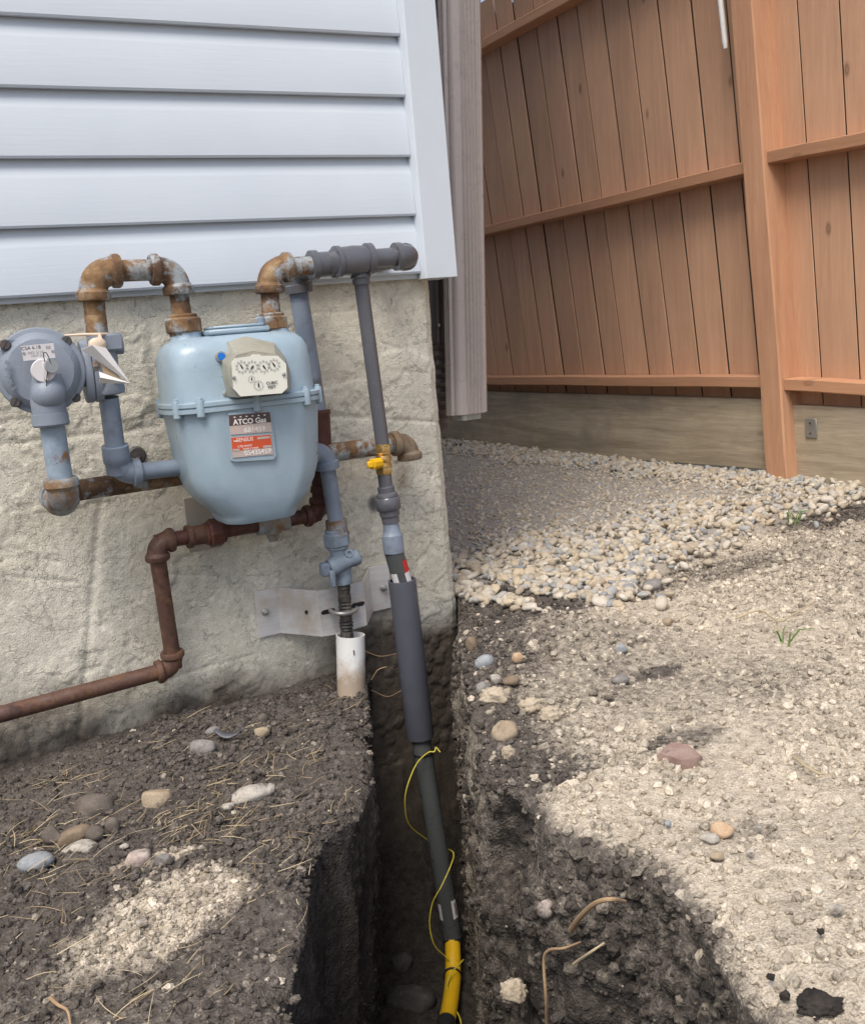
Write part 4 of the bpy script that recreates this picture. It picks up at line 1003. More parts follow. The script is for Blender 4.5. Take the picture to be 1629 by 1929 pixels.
# ================================================================== ALUMINIUM BRACKET
Z4 = lambda zx, zy, y: W_(460+.2701*zx, 960+.2701*zy, y)
br = thing('wall_bracket', 'bent aluminium strap bracket bolted to the foundation behind the riser', 'bracket', Z4(560, 700, 0))
tp_ = [(70, 575, .006), (238, 545, .004), (510, 566, -.068), (640, 548, -.068), (830, 500, -.068), (872, 405, .004), (1005, 383, .006)]
bt_ = [(105, 895, .006), (258, 860, .004), (545, 886, -.068), (662, 866, -.068), (857, 806, -.068), (897, 713, .004), (1030, 680, .006)]
mb = MB(); T = [Z4(*p) for p in tp_]; Bm = [Z4(*p) for p in bt_]; th = Vector((0, .004, 0))
fr_ = []
for t, b_ in zip(T, Bm): fr_.append([t, b_, b_+th, t+th])
mb.loft(fr_); part('strap', mb, 'aluminium', br, ang=12)
for zx, zy, y in ((147, 712, .004), (970, 545, .004)):
    c = Z4(zx, zy, y); mb = MB(); mb.lathe(c, c-Vector((0, 1, 0)), [(0, .0075), (.003, .0075), (.0045, .005), (.009, .005), (.010, .003)], 14); part('anchor_bolt', mb, 'galvanised', br)
def slot(cx, cy, w, h, y):
    c = Z4(cx, cy, y); mb = MB(); vs = [c+Vector((w*math.cos(t)+(.008 if math.cos(t) > 0 else -.008)*(w > .006), 0, h*math.sin(t)+(.15*(w*math.cos(t)) if w > .006 else 0))) for t in np.linspace(0, 2*math.pi, 18, endpoint=False)]
    mb.prism(vs, (0, -.0006, 0)); part('bolt_slot', mb, 'black_plastic', br)
slot(433, 716, .0032, .0042, -.0485); slot(585, 710, .007, .0045, -.0685); slot(792, 662, .007, .0045, -.0685)
mb = MB(); pu = [Z4(600, 705, -.06), Z4(606, 708, -.085), Z4(640, 722, -.106), Z4(700, 726, -.116), Z4(755, 715, -.108), Z4(782, 695, -.09), Z4(785, 680, -.06)]
mb.tube(bez(pu, 8), .0042, 12); part('u_bolt', mb, 'galvanised', br)

# ================================================================== NEW RISER
t6 = thing('gas_riser', 'new dark grey gas riser from the manifold down into the trench, yellow at its end', 'riser pipe', W_(846, 1915, -.4))
YR = -.150
p_top = W_(680, 530, -.157); p_v0 = W_(721, 842, YR); p_v1 = W_(724, 896, YR); p_n = W_(731, 948, YR); p_k0 = W_(735, 975, YR); p_k1 = W_(742, 1040, YR); p_s0 = W_(757, 1092, YR); p_s1 = W_(792, 1388, YR); p_e = W_(852, 1768, -.205)
pipe(p_top, p_v0, .0134, 'pipe', 'new_grey_paint', t6)
vd = (p_v1-p_v0).normalized(); vl = (p_v1-p_v0).length
mb = MB(); mb.lathe(p_v0-vd*.006, p_v1, [(0, .0125), (.0005, .0150), (.004, .0150), (.005, .0142), (.017, .0142), (.018, .0152), (.022, .0135), (.027, .0150), (.032, .0152), (.036, .0135), (.041, .0155), (.044, .0155)], 26)
mb.hexnut(p_v0+vd*(vl-.010), vd, .0168, .015); mb.hexnut(p_v0+vd*.004, vd, .0165, .016); vb_ = part('brass_valve', mb, 'brass', t6)
h0 = p_v0+vd*.029; hx = Vector((-.86, -.5, .04)).normalized()
mb = MB(); mb.lathe(h0, h0+hx, [(0, .0075), (.018, .0075)], 14); part('valve_stem', mb, 'brass', vb_)
mb = MB(); c = h0+hx*.026; uz = Vector((0, 0, 1)); uy = hx.cross(uz).normalized()
ring_ = lambda t, rr, n=8: [c+hx*t+(uy*math.cos(2*math.pi*k/n+.39)+uz*math.sin(2*math.pi*k/n+.39))*rr for k in range(n)]
mb.loft([ring_(-.014, .008), ring_(-.012, .0105), ring_(.010, .0108), ring_(.013, .010), ring_(.013, .0062), ring_(.004, .006)]); mb.box(c+Vector((-.021, -.012, -.005)), c+Vector((-.008, -.004, .0065)), .0015); part('valve_handle', mb, 'yellow_handle', vb_)
pipe(p_v1-vd*.004, p_n, .0136, 'nipple', 'new_grey_paint', t6)
nd = (p_k0-p_n).normalized()
mb = MB(); mb.lathe(p_n-nd*.034, p_k0, [(0, .0145), (.002, .0165), (.012, .0165), (.015, .0205), (.02, .0215)], 24); mb.hexnut(p_n, nd, .0252, .026, 8); mb.lathe(p_n+nd*.012, p_k0, [(0, .0205), (.012, .0195), (.013, .0175), (.026, .0172), (.027, .014)], 24); part('union_fitting', mb, 'new_grey_paint', t6)
kd_ = (p_k1-p_k0).normalized(); L_ = (p_k1-p_k0).length
mb = MB(); mb.lathe(p_k0, p_k1, [(0, .0125), (.012, .0155), (.016, .0158), (.032, .0178), (.034, .0198), (.04, .0205), (L_, .0205), (L_+.001, .0195)], 26); part('taper_adapter', mb, 'grey_pipe_paint', t6)
sdv = (p_s1-p_s0).normalized()
mb = MB(); mb.tube([p_k1, p_s0, p_s1, p_s1*.5+p_e*.5, p_e], [.0192]*5, 26); gp = part('riser_pipe', mb, 'riser_green_grey', t6)
mb = MB(); L_ = (p_s1-p_s0).length; mb.lathe(p_s0, p_s1, [(0, .0235), (0, .0272), (.001, .0274), (L_-.001, .0274), (L_, .0272), (L_, .0225)], 36, False); mb.lathe(p_s0, p_s1, [(0, .0235), (L_, .0235)], 36, False); part('conduit_sleeve', mb, 'plastic_conduit', t6)
# stickers wrapped round the riser
def wrap(c0, c1, r, a0, a1, name, mat, parent):
    c0, c1 = Vector(c0), Vector(c1); d = (c1-c0).normalized(); f = (Vector(CAM)-c0); f = (f-d*f.dot(d)).normalized(); s_ = d.cross(f)
    mb = MB(); vs = []; n = 10
    for c_ in (c0, c1):
        for k in range(n+1):
            t = a0+(a1-a0)*k/n; vs.append(c_+(f*math.cos(t)+s_*math.sin(t))*r)
    mb.add(vs, [(k, k+1, n+2+k, n+1+k) for k in range(n)]); return part(name, mb, mat, parent)
ql = lambda t: p_k1+(p_s0-p_k1)*t
wrap(ql(.3), ql(.72), .0196, -1.35, -.55, 'red_sticker', 'sticker_red', gp); wrap(ql(.72), ql(1.1), .0196, -1.2, -.45, 'white_sticker', 'cap_white', gp); wrap(ql(.66), ql(1.1), .0196, .35, 1.1, 'white_sticker', 'cap_white', gp)
qe = lambda t: p_s1*(1-t)+p_e*t
wrap(qe(.80), qe(.89), .0196, -1.15, -.45, 'white_sticker', 'cap_white', gp); wrap(qe(.81), qe(.89), .0196, .72, 1.25, 'white_sticker', 'cap_white', gp)
wrap(qe(.815), qe(.875), .0199, -.98, -.80, 'sticker_print', 'ink', gp)
ed = (p_e-p_s1).normalized(); mb = MB(); mb.lathe(p_e-ed*.006, p_e+ed, [(0, .0195), (.001, .0212), (.014, .0208), (.017, .017)], 24); part('black_collar', mb, 'black_plastic', t6)
yp = [p_e, W_(853, 1800, -.235), W_(853, 1845, -.275), W_(848, 1890, -.34), W_(841, 1925, -.395), W_(826, 1975, -.47), W_(800, 2060, -.56)]
yb = bez(yp, 8); mb = MB(); mb.tube(yb[:34], .0158, 22); part('yellow_pipe', mb, 'yellow_plastic', t6)
mb = MB(); mb.tube(yb[32:], .0175, 22); part('black_end', mb, 'black_plastic', t6)
def tie(c, d, r, par, name='zip_tie', mat='black_plastic'):
    mb = MB(); d = Vector(d).normalized(); c = Vector(c); u = d.cross(Vector((0, 0, 1)) if abs(d.z) < .9 else Vector((0, 1, 0))).normalized(); w = d.cross(u)
    ring = [c+(u*math.cos(t)+w*math.sin(t))*(r+.001)+d*.12*r*math.sin(t) for t in np.linspace(0, 2*math.pi, 25)]
    mb.tube(ring, .0021, 8); part(name, mb, mat, par)
tz1 = qe(.075); tz2 = W_(852, 1838, -.268)
tie(tz1, ed, .0192, t6); tie(tz2, (W_(848, 1890, -.34)-W_(853, 1800, -.235)), .0160, t6)
wr = [W_(829, 1417, -.185), W_(821, 1408, -.176), W_(818, 1416, -.178), W_(806, 1418, -.175), W_(784, 1440, -.185), W_(766, 1485, -.20), W_(763, 1520, -.20), W_(772, 1555, -.19), W_(808, 1584, -.165), W_(835, 1597, -.15), W_(853, 1605, -.18), W_(851, 1625, -.215), W_(832, 1668, -.238), W_(815, 1700, -.235), W_(809, 1740, -.24), W_(818, 1780, -.25), W_(840, 1803, -.25), W_(858, 1822, -.26), W_(872, 1808, -.275), W_(866, 1815, -.285), W_(848, 1836, -.298), W_(842, 1862, -.315), W_(852, 1892, -.355), W_(866, 1918, -.39), W_(872, 1960, -.44)]
mb = MB(); mb.tube(bez(wr, 8), .0013, 8)
solo('tracer_wire', mb, 'wire_yellow', 'thin yellow green tracer wire looping down around the riser in the trench', 'wire', wr[-1])

# ================================================================== ROCKS
def ico(sub):
    bm = bmesh.new(); bmesh.ops.create_icosphere(bm, subdivisions=sub, radius=1); bm.verts.index_update()
    V = np.array([v.co[:] for v in bm.verts]); F = np.array([[v.index for v in f.verts] for f in bm.faces]); bm.free(); return V, F
I1, I2, I3, I4 = ico(1), ico(2), ico(3), ico(4)
def rockshape(seed, ico_, rough=.25, flat=0, power=2.15):
    V, F = ico_; r = np.random.default_rng(seed); V = V.copy()
    V = np.sign(V)*np.abs(V)**(2/power*.98+.02) if power != 2 else V
    V = V*(1+rough*(fbm(V*1.3+seed*3.7, 3, seed)-.5)[:, None]*2)
    for k in range(flat):
        n = r.normal(size=3); n /= np.linalg.norm(n); d = V@n; lim = r.uniform(.55, .8); V = V-np.maximum(0, d-lim)[:, None]*n*.9
    V = V*(1+.05*rough*(fbm(V*6+seed, 3, seed+9)-.5)[:, None]*2)
    return V, F
NR = [100]
def rock(px, py, w, h, mat, name, label, cat, left=True, plane=None, dep=.75, tilt=0., rough=.25, flat=2, yaw=0., group=None, sink=.3, lump=0.):
    """rock seen at (px,py), w x h pixels in the photo; rests on the bank it is seen on"""
    NR[0] += 1
    if plane is None:
        z = -.69 if left else -.59
        for _ in range(4):
            g = G_(px, py, z); z = gz(g.x, g.y, left)+.008
        c = g
    else: c = plane
    dist = (Vector(CAM)-c).length; s = dist/FPX
    V, F = rockshape(NR[0], I4 if lump else I3, rough, flat)
    if lump: V = V*(1+lump*(clod(V*2.6+NR[0], NR[0])+.5*clod(V*6+NR[0], NR[0]+3)-.35)[:, None])
    a = w*s/2; cz = h*s/2*.95; b = max(a*dep, .4*cz)
    V = V*np.array([a, b, cz])
    ct, st = math.cos(tilt), math.sin(tilt); Rt = np.array([[ct, 0, st], [0, 1, 0], [-st, 0, ct]])
    yw = math.radians(-27)+yaw; cy_, sy_ = math.cos(yw), math.sin(yw); Ry = np.array([[cy_, -sy_, 0], [sy_, cy_, 0], [0, 0, 1]])
    V = V@Rt.T@Ry.T
    me = bpy.data.meshes.new(name); me.from_pydata(V.tolist(), [], F.tolist()); me.materials.append(MT[mat]); me.polygons.foreach_set('use_smooth', [True]*len(me.polygons)); me.update()
    o = bpy.data.objects.new(name, me); COL.objects.link(o); o.location = c+Vector((0, 0, cz*(-.06 if plane is None else 0)))
    o['label'] = label; o['category'] = cat
    o['group'] = group or ('loose stones and clods on the left bank' if left else 'loose stones and clods on the right bank and in the trench')
    return o
R = rock
R(296, 1505, 54, 50, 'rock_tan', 'cobble', 'round brown cobble with a pale tan band, between half buried cobble and long pale cobble', 'rock', flat=3, tilt=.2)
R(178, 1518, 68, 48, 'rock_dirty', 'cobble', 'dull brown cobble half buried in the dark soil above the cobble cluster', 'rock')
R(477, 1496, 86, 34, 'rock_pale', 'cobble', 'long pale mottled cobble lying near the trench edge', 'rock', tilt=-.18, dep=.5)
R(430, 1519, 26, 13, 'rock_pale', 'pebble', 'small pale pebble at the left tip of the long mottled cobble', 'pebble')
R(68, 1623, 62, 31, 'rock_blue', 'cobble', 'smooth blue grey oval cobble, leftmost and lowest of the cluster', 'rock', rough=.12, flat=0, tilt=-.1)
R(99, 1572, 38, 34, 'rock_dirty', 'cobble', 'brown rounded cobble at the upper left of the cluster', 'rock')
R(135, 1577, 70, 32, 'rock_brown', 'cobble', 'brown elongated cobble slanting through the middle of the cluster', 'rock', tilt=-.45, dep=.5)
R(149, 1599, 66, 29, 'rock_pale', 'cobble', 'whitish oval cobble at the front of the cluster', 'rock', tilt=-.25, dep=.6, rough=.15, flat=1)
R(180, 1570, 34, 28, 'rock_dirty', 'cobble', 'small dull cobble at the right end of the cluster', 'rock')
R(259, 1616, 52, 33, 'rock_pink', 'cobble', 'pinkish white cobble lying alone right of the cluster', 'rock', tilt=-.15)
R(307, 1620, 30, 24, 'rock_grey', 'pebble', 'grey pebble just right of the pinkish white cobble', 'pebble')
R(212, 1556, 26, 34, 'rock_dirty', 'pebble', 'dirt coated pebble right of and above the small dull cobble', 'pebble')
R(384, 1405, 52, 30, 'rock_grey', 'cobble', 'grey brown cobble touching the black plastic scrap', 'rock')
R(402, 1377, 30, 16, 'rock_grey', 'pebble', 'flat grey pebble just above the black plastic scrap', 'pebble')
R(492, 1379, 31, 22, 'rock_tan', 'pebble', 'squarish tan pebble right of the black plastic scrap', 'pebble', flat=5)
R(495, 1352, 20, 20, 'rock_dirty', 'pebble', 'brown pebble directly above the squarish tan pebble', 'pebble')
R(440, 1311, 46, 34, 'rock_dirty', 'cobble', 'dirt covered cobble beside the foundation below the brown pipe elbow', 'rock')
R(235, 1594, 16, 11, 'rock_pale', 'pebble', 'tiny pale pebble above the pinkish white cobble', 'pebble')
R(268, 1738, 22, 17, 'rock_pale', 'pebble', 'pale pebble on the upper edge of the sandy patch', 'pebble')
R(1228, 1108, 46, 40, 'rock_grey', 'stone', 'grey brown angular stone at the right tip of the gravel', 'rock', False, flat=5)
R(912, 1247, 37, 30, 'rock_blue', 'cobble', 'smooth blue grey cobble on the bank edge right of the conduit', 'rock', False, rough=.1, flat=0, tilt=-.3)
R(932, 1279, 27, 22, 'rock_pale', 'pebble', 'pale grey pebble just below the smooth blue grey cobble', 'pebble', False)
R(962, 1282, 32, 22, 'rock_brown', 'pebble', 'brown oval pebble right of the pale grey pebble on the bank edge', 'pebble', False)
R(909, 1298, 28, 30, 'rock_grey', 'pebble', 'dull grey pebble on the very rim of the trench', 'pebble', False)
R(888, 1214, 24, 32, 'rock_brown', 'pebble', 'brown pebble stuck in the trench rim nearest the house corner', 'pebble', False)
R(932, 1312, 54, 38, 'clay', 'clay_clod', 'knobbly tan clay clod right of the dull grey rim pebble', 'clod', False, flat=0, lump=.35)
R(950, 1378, 50, 50, 'rock_tan', 'cobble', 'big pale tan cobble overhanging the trench edge', 'rock', False, flat=4)
R(1038, 1346, 44, 36, 'clay', 'clay_clod', 'rounded tan clay clod right of the big pale tan cobble', 'clod', False, flat=0, lump=.35)
R(1000, 1330, 42, 36, 'clay', 'clay_clod', 'crumbling tan clay clod above the big pale tan cobble', 'clod', False, flat=0, lump=.4)
R(957, 1418, 24, 30, 'clay', 'clay_clod', 'small tan clay clod directly below the big pale tan cobble', 'clod', False, flat=0, lump=.4)
R(985, 1196, 22, 16, 'rock_tan', 'pebble', 'lone tan pebble on the dark soil below the gravel', 'pebble', False)
R(975, 1238, 22, 22, 'rock_orange', 'pebble', 'orange tan pebble upper right of the smooth blue grey cobble', 'pebble', False)
R(1168, 1280, 36, 20, 'rock_grey', 'stone', 'flat grey stone in the sandy soil', 'rock', False)
R(1170, 1222, 24, 18, 'rock_blue', 'pebble', 'bluish pebble above the flat grey stone', 'pebble', False)
R(1256, 1172, 22, 18, 'rock_tan', 'pebble', 'tan pebble below the grey brown angular stone', 'pebble', False)
R(1359, 1563, 44, 33, 'rock_orange', 'cobble', 'orange tan cobble on the sandy bank', 'rock', False, flat=4)
R(1336, 1578, 34, 17, 'rock_pale', 'pebble', 'pale flat pebble left of the orange tan cobble', 'pebble', False)
R(1349, 1612, 26, 15, 'rock_tan', 'pebble', 'tan pebble just below the orange tan cobble', 'pebble', False)
R(1426, 1561, 16, 13, 'rock_pale', 'pebble', 'cream pebble right of the orange tan cobble', 'pebble', False)
R(1257, 1551, 13, 12, 'rock_blue', 'pebble', 'tiny blue pebble left of the orange tan cobble', 'pebble', False)
R(1574, 1712, 25, 15, 'rock_pale', 'pebble', 'whitish pebble alone at the right side of the sandy bank', 'pebble', False)
R(1413, 1607, 14, 13, 'rock_pale', 'pebble', 'small white pebble below the cream pebble', 'pebble', False)
g = G_(1280, 1425, -.585); zb0 = gz(g.x, g.y, False)
mb = MB(); oc = [(1238, 1419), (1262, 1402), (1296, 1401), (1322, 1418), (1318, 1426), (1283, 1433), (1262, 1424)]
top_ = [G_(*p, zb0+.013) for p in oc]; top_[1].z += .004; top_[3].z -= .004
mb.loft([[p+Vector((0, 0, -.018)) for p in top_], [p+Vector((0, 0, -.003)) for p in top_], [g*.04+p*.96+Vector((0, 0, 0)) for p in top_]])
solo('brick_shard', mb, 'brick_red', 'flat dull red brick shard on the sandy soil', 'brick shard', g, ang=15)
R(1545, 1893, 62, 36, 'black_soil', 'soil_clod', 'biggest black soil clod in the lower right corner', 'clod', False, lump=.3, rough=.5, flat=0)
R(1478, 1876, 17, 16, 'black_soil', 'soil_clod', 'small black soil clod left of the biggest black clod', 'clod', False, lump=.5)
R(1450, 1840, 13, 11, 'black_soil', 'soil_clod', 'tiny black soil clod upper left of the biggest black clod', 'clod', False, lump=.5)
R(1545, 1755, 12, 12, 'black_soil', 'soil_clod', 'tiny black soil clod below the whitish pebble', 'clod', False, lump=.5)
R(1026, 1711, 32, 38, 'rock_pink', 'cobble', 'round pinkish cobble embedded in the right trench face', 'rock', False, at(1026, 1711, 0, .60))
R(966, 1866, 46, 42, 'clay', 'clay_clod', 'pale clay clod stuck in the lower right trench face', 'clod', False, at(966, 1866, 0, .585), flat=0, lump=.35)
R(756, 1815, 44, 42, 'rock_shaded', 'cobble', 'dusty grey cobble on the trench floor left of the yellow pipe', 'rock', False, G_(756, 1815, -1.265))
R(775, 1880, 90, 56, 'rock_shaded', 'boulder', 'big dark soil coated stone at the bottom of the trench', 'rock', False, G_(775, 1885, -1.275), dep=.7)
# plastic scrap
c = G_(432, 1386, -.683); mb = MB(); pts = []
for k in range(9):
    t = k/8; x = (t-.5)*.055; pts.append([c+Vector((x*.89+.006, x*-.45, .012*(t-.5)**2*4+.003)), c+Vector((x*.89-.004*math.sin(t*3.1)*2, x*-.45-.016*math.sin(t*3.1), .002+.010*(t-.5)**2*4))])
mb.loft(pts, False, False, closed=False); o = solo('plastic_scrap', mb, 'plastic_scrap', 'curved black plastic scrap on the dark soil', 'plastic scrap', c)
o.modifiers.new('thickness', 'SOLIDIFY').thickness = .0015
# roots
def root(pts, r, mat, label):
    mb = MB(); b_ = bez(pts, 8); n = len(b_); mb.tube(b_, [r*(1-.45*i/n) for i in range(n)], 8); return solo('root', mb, mat, label, 'root', b_[0], 'roots showing in the dug soil')
wx = .595
root([at(1075, 1752, 0, wx), at(1092, 1728, 0, wx-.015), at(1120, 1702, 0, wx-.02), at(1150, 1694, 0, wx-.015), at(1176, 1698, 0, wx+.01)], .0036, 'root_tan', 'thick tan root arching out of the right trench face')
root([at(1030, 1935, 0, wx-.02), at(1028, 1880, 0, wx-.03), at(1024, 1810, 0, wx-.03), at(1034, 1790, 0, wx-.03), at(1062, 1786, 0, wx-.025), at(1092, 1775, 0, wx)], .0022, 'root_tan', 'thin root hanging straight down the right trench face')
root([at(1080, 1816, 0, wx-.015), at(1110, 1795, 0, wx-.015), at(1138, 1776, 0, wx-.0)], .0020, 'root_pale', 'short pale root slanting across the right trench face')
zb_ = -.572
root([G_(1385, 1165, zb_), G_(1430, 1150, zb_+.01), G_(1465, 1170, zb_+.015), G_(1490, 1160, zb_+.01), G_(1535, 1132, zb_+.008)], .0022, 'root_pale', 'pale branching root lying on the sandy soil at the right')
root([G_(1462, 1170, zb_+.008), G_(1465, 1185, zb_+.006), G_(1480, 1196, zb_+.006)], .0018, 'root_pale', 'short root stub curling below the pale branching root')
root([G_(1495, 1426, -.585), G_(1515, 1442, -.583), G_(1540, 1456, -.585), G_(1555, 1458, -.588)], .0022, 'root_pale', 'bent straw like root on the bank below the brick shard level')
root([G_(95, 1880, -.69), G_(110, 1893, -.685), G_(128, 1905, -.687), G_(134, 1935, -.69)], .0022, 'root_tan', 'reddish root in the bottom left corner below the sandy patch')
root([W_(700, 1280, -.1), W_(712, 1262, -.12), W_(728, 1256, -.13)], .0014, 'root_tan', 'short stubby root beside the white sleeve')
root([W_(684, 1225, -.05), W_(715, 1236, -.08), W_(748, 1231, -.09)], .0009, 'root_tan', 'hair thin root between white sleeve and grey conduit')
root([W_(700, 1300, -.06), W_(730, 1312, -.07), W_(757, 1300, -.09)], .0009, 'root_tan', 'curved hair root below the white sleeve')
# green blades
def tuft(px, py, label, n, hgt, left, seed):
    rg = random.Random(seed); g = G_(px, py, -.575); mb = MB()
    for k in range(n):
        b_ = g+Vector((rg.uniform(-.02, .02), rg.uniform(-.02, .02), 0)); d = Vector((rg.uniform(-1, 1), rg.uniform(-1, .4), 0))*hgt*.8
        mb.tube([b_, b_+d*.4+Vector((0, 0, hgt*.5)), b_+d+Vector((0, 0, hgt*.55))], [.0018, .0014, .0003], 5)
    solo('grass_tuft', mb, 'green_blade', label, 'grass tuft', g)
tuft(1490, 985, 'sparse green grass blades at the far edge of the gravel', 7, .06, False, 3)
tuft(1477, 1215, 'few green blades beside the pale root on the sandy soil', 4, .045, False, 5)

# ================================================================== GRAVEL
gp_root = bpy.data.objects.new('gravel_path', None)
def scatter(base, pos, scl, rot_seed, tint, name, mat, attrs=None, smooth=True):
    V, F = base; n = len(pos); r = np.random.default_rng(rot_seed)
    q = r.normal(size=(n, 4)); q /= np.linalg.norm(q, axis=1)[:, None]; w, x, y, z = q.T
    Rm = np.stack([np.stack([1-2*(y*y+z*z), 2*(x*y-z*w), 2*(x*z+y*w)], 1), np.stack([2*(x*y+z*w), 1-2*(x*x+z*z), 2*(y*z-x*w)], 1), np.stack([2*(x*z-y*w), 2*(y*z+x*w), 1-2*(x*x+y*y)], 1)], 1)
    P_ = np.einsum('nij,nvj->nvi', Rm, V[None]*scl[:, None, :])
    P_ = P_*np.array([1, 1, .85]) + pos[:, None, :]
    Fa = (F[None]+(np.arange(n)*len(V))[:, None, None]).reshape(-1, 3)
    at_ = {'tint': np.repeat(tint, len(V))}
    for k, v in (attrs or {}).items(): at_[k] = np.repeat(v, len(V))
    return npmesh(name, P_.reshape(-1, 3), Fa, mat, smooth, at_)
def gravel():
    r = np.random.default_rng(5); n = 34000
    x = r.uniform(1.05, 2.57, n); y = r.uniform(-.35, 3.2, n)
    p = np.stack([x, y, np.zeros(n)], 1); nz = fbm(p*4, 4, 301)
    ge = gravel_edge(x); d = y-ge
    dens = np.maximum(sstep(-.05, .03, d+(nz-.5)*.14), .10*sstep(-.16, -.02, d+(nz-.5)*.2))
    mid = sstep(.42, .75, d+(nz-.5)*.5+.25*(x-1.3))*sstep(.10, .35, 2.57-x+(nz-.5)*.25)   # trodden dusty strip in the middle
    dens = dens*(1-.35*mid)*(1-.45*sstep(1.5, 2.8, y))
    dens = dens*(1-.55*sstep(1.35, 1.9, x)*sstep(.55, .0, d))
    keep = r.uniform(size=n) < dens*.80
    x, y, d, mid = x[keep], y[keep], d[keep], mid[keep]; n = len(x)
    big = np.clip(r.lognormal(math.log(.0098), .28, n), .0055, .0165)*(1-.50*mid)
    k = (x < 1.0360+big)*(y > -.03); x = np.where(k, 1.04+big, x)
    z = np.minimum(bankz(x, y, False, False)*.35-.6*.65+.012, -.575) + r.uniform(-.1, 1.0, n)*.010*(1-mid)*sstep(-.05, .1, d) + big*.30
    
    sc = big[:, None]*np.stack([r.uniform(1.0, 1.35, n), r.uniform(.75, 1.0, n), r.uniform(.5, .75, n)], 1)
    tint = r.uniform(0, 1, n)
    dist = np.linalg.norm(np.stack([x, y, z], 1)-CAM, axis=1); app = big/dist
    # what the camera can actually see: not hidden behind the house corner
    ang = (x-CAM[0])*(0-CAM[1])-(1.036-CAM[0])*(y-CAM[1]); vis = (ang > 0) | (y < 0)
    order = np.argsort(-app*vis)
    return x, y, z, sc, tint, order
gx, gy, gz_, gsc, gt, order = gravel()
o_ = bpy.data.objects.new('gravel_path', None)
shapes = []
for k in range(8):
    V, F = rockshape(400+k, I2, .22, 2, 2.3)
    me = bpy.data.meshes.new('pebble'); me.from_pydata(V.tolist(), [], F.tolist()); me.materials.append(MT['pebble']); me.polygons.foreach_set('use_smooth', [True]*len(me.polygons)); me.update(); shapes.append(me)
rest = order[300:]
near = rest[:4500]; far = rest[4500:]
V2, F2 = rockshape(420, I2, .2, 1, 2.3); V1, F1 = I1
pos = np.stack([gx, gy, gz_], 1)
bed = scatter((V2, F2), pos[near], gsc[near], 3, gt[near], 'gravel_path', 'pebble_mass'); bed['kind'] = 'structure'
fo = scatter((V1, F1), pos[far], gsc[far], 4, gt[far], 'far_gravel', 'pebble_mass'); fo['kind'] = 'stuff'; fo.parent = bed
for i in order[:300]:
    o = bpy.data.objects.new('pebble', shapes[i % 8]); COL.objects.link(o); o.parent = bed
    o.location = pos[i]; o.scale = gsc[i]; o.rotation_euler = (random.uniform(-.5, .5), random.uniform(-.5, .5), random.uniform(0, 6.28))

# ================================================================== LOOSE CRUMBS, STRAW
def crumbs(n, left, seed, name, rmin, rmax, col_of):
    r = np.random.default_rng(seed)
    if left:
        y = r.uniform(-1.05, -.02, n); x = Lx(y)-r.uniform(-.004, .80, n); keep = x > -.10
    else:
        y = r.uniform(-1.42, .35, n); x = Rx(y)+r.uniform(.0, 1, n)**1.3*1.75; keep = (y < gravel_edge(x)+.04)
    p = np.stack([x, y, np.zeros(n)], 1); nz = fbm(p*5, 4, seed)
    s = soil_value(x, y, left)
    if left: keep &= r.uniform(size=n) < .25+.75*np.maximum(sstep(.4, .7, nz), s)
    else: keep &= r.uniform(size=n) < .28+.72*sstep(.40, .66, nz)*(.35+.65*sstep(.3, .6, fbm(p*1.7, 3, seed+5)))
    x, y, s = x[keep], y[keep], s[keep]; n = len(x)
    rad = rmin*(1-r.uniform(size=n))**(-.55); rad = np.minimum(rad, rmax)
    z = bankz(x, y, left)+rad*.25
    z = z-np.where(left, .022*np.exp(-np.maximum(0, Lx(y)-x)/.018), .016*np.exp(-np.maximum(0, x-Rx(y))/.014))
    sc = rad[:, None]*r.uniform(.65, 1.25, (n, 3))
    pale = r.uniform(size=n) < (.010 if left else .06)
    so = np.clip(s+r.normal(0, .12, n)+np.where(pale, .9, 0)+(0 if left else .08), 0, 1)
    o = scatter((rockshape(440+seed, I1, .35, 0, 2)[0], I1[1]), np.stack([x, y, z], 1), sc, seed, r.uniform(0, 1, n), name, 'soil_crumb', {'soil': so}, False)
    o['kind'] = 'stuff'; return o
crumbs(36000, True, 21, 'soil_crumbs', .0016, .0075, None)
crumbs(80000, False, 22, 'sandy_crumbs', .0015, .0085, None)
crumbs(3000, False, 27, 'sandy_crumbs', .0030, .009, None)
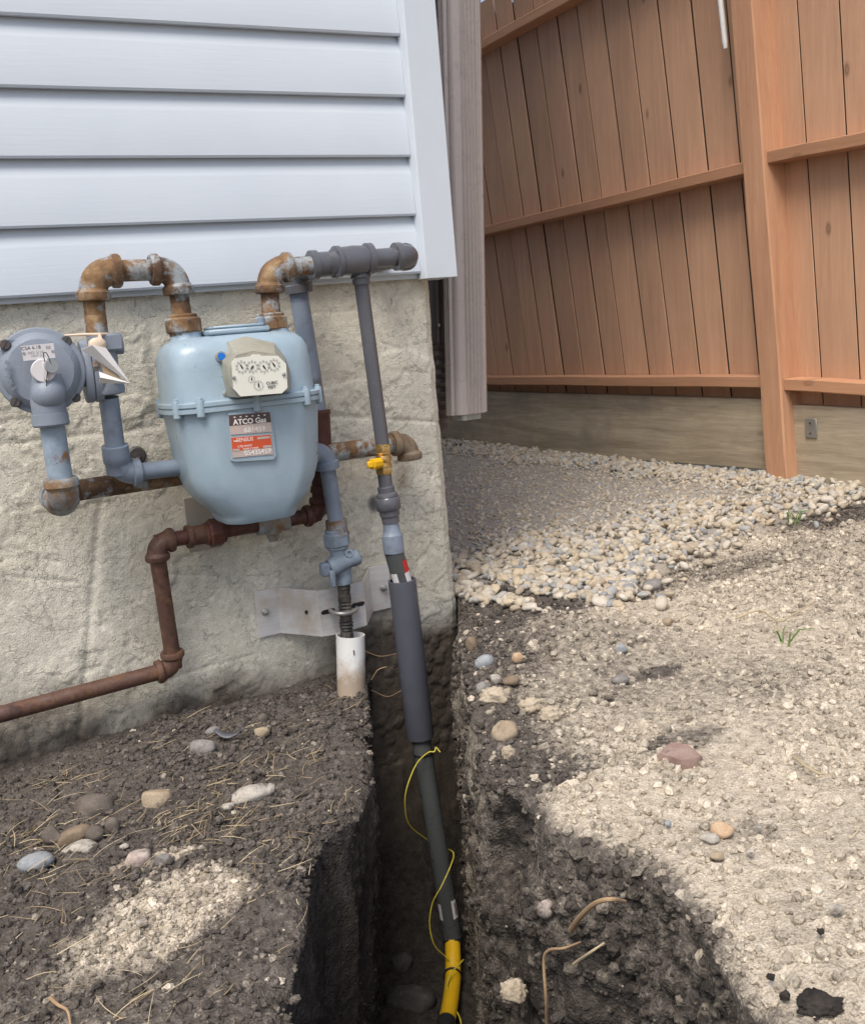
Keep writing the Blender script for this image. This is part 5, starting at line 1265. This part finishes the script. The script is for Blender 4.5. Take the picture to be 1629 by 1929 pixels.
def wall_crumbs(P_, n, seed, name, rmin, rmax, lo, hi, trench_shade):
    r = np.random.default_rng(seed); P_ = P_[r.integers(0, len(P_), n)]; P_ = P_[(P_[:, 1] > -1.45) & (P_[:, 1] < 0)]
    nz = fbm(P_*7, 4, seed); P_ = P_[r.uniform(size=len(P_)) < sstep(.38, .62, nz)]; n = len(P_)
    rad = np.minimum(rmin*(1-r.uniform(size=n))**(-.55), rmax)
    so = np.clip(r.uniform(lo, hi, n)+np.where(r.uniform(size=n) < .018, .6, 0), 0, 1)
    o = scatter((rockshape(470+seed, I1, .35, 0, 2)[0], I1[1]), P_, rad[:, None]*r.uniform(.65, 1.25, (n, 3)), seed, r.uniform(0, 1, n), name, 'soil_crumb', {'soil': so, 'trench_shade': np.full(n, trench_shade)}, False)  # crumbs get the painted trench shade of their wall
    o['kind'] = 'stuff'
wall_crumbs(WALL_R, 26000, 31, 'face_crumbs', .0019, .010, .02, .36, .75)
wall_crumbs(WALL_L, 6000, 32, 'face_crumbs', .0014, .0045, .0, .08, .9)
def straw(n, seed):
    r = random.Random(seed); mb_v = []; mb_f = []; tint = []
    cents = [G_(x, y, -.69) for x, y in ((60, 1570), (30, 1590), (150, 1545), (330, 1545), (400, 1520), (420, 1560), (520, 1620), (500, 1640), (170, 1690), (420, 1470), (480, 1440), (120, 1480), (385, 1560), (560, 1430), (90, 1645), (300, 1890), (230, 1560))]
    for k in range(n):
        rt_ = False
        if r.random() < .12:
            y = r.uniform(-1.3, .0); x = float(Rx(y))+r.uniform(.05, 1.1); left = False
            if y > gravel_edge(np.array([x]))[0]: continue
        else:
            left = True
            if r.random() < .62: c = r.choice(cents); x = c.x+r.gauss(0, .035); y = c.y+r.gauss(0, .025)
            else: y = r.uniform(-1.0, -.03); x = float(Lx(y))-r.uniform(.0, .6)
        if left and (x > Lx(y)+.01 or y > -.02): continue
        L = r.uniform(.012, .055)*(1 if left else .8); a = r.uniform(0, 6.28) if r.random() < .4 else r.gauss(.5, .6); cur = r.gauss(0, .5); rad = r.uniform(.0003, .0007)
        z = gz(x, y, left)+r.uniform(.002, .007); lift = r.uniform(-.1, .35)
        pts = []
        for i in range(5):
            t = i/4; aa = a+cur*t; pts.append(Vector((x, y, z+lift*L*t-.3*L*t*t*max(0, lift)))); x += math.cos(aa)*L/4; y += math.sin(aa)*L/4
        m_ = MB(); m_.tube(pts, [rad, rad, rad, rad*.8, rad*.4], 4); o0 = len(mb_v)
        mb_v += [v[:] for v in m_.v]; mb_f += [tuple(i+o0 for i in f) for f in m_.f if len(f) == 4]; tint += [r.random()]*len(m_.v)
    o = npmesh('dry_straw', np.array(mb_v), np.array(mb_f), 'straw', False, {'tint': np.array(tint)}); o['kind'] = 'stuff'
straw(520, 9)
bpy.data.objects.remove(o_); bpy.data.objects.remove(gp_root)
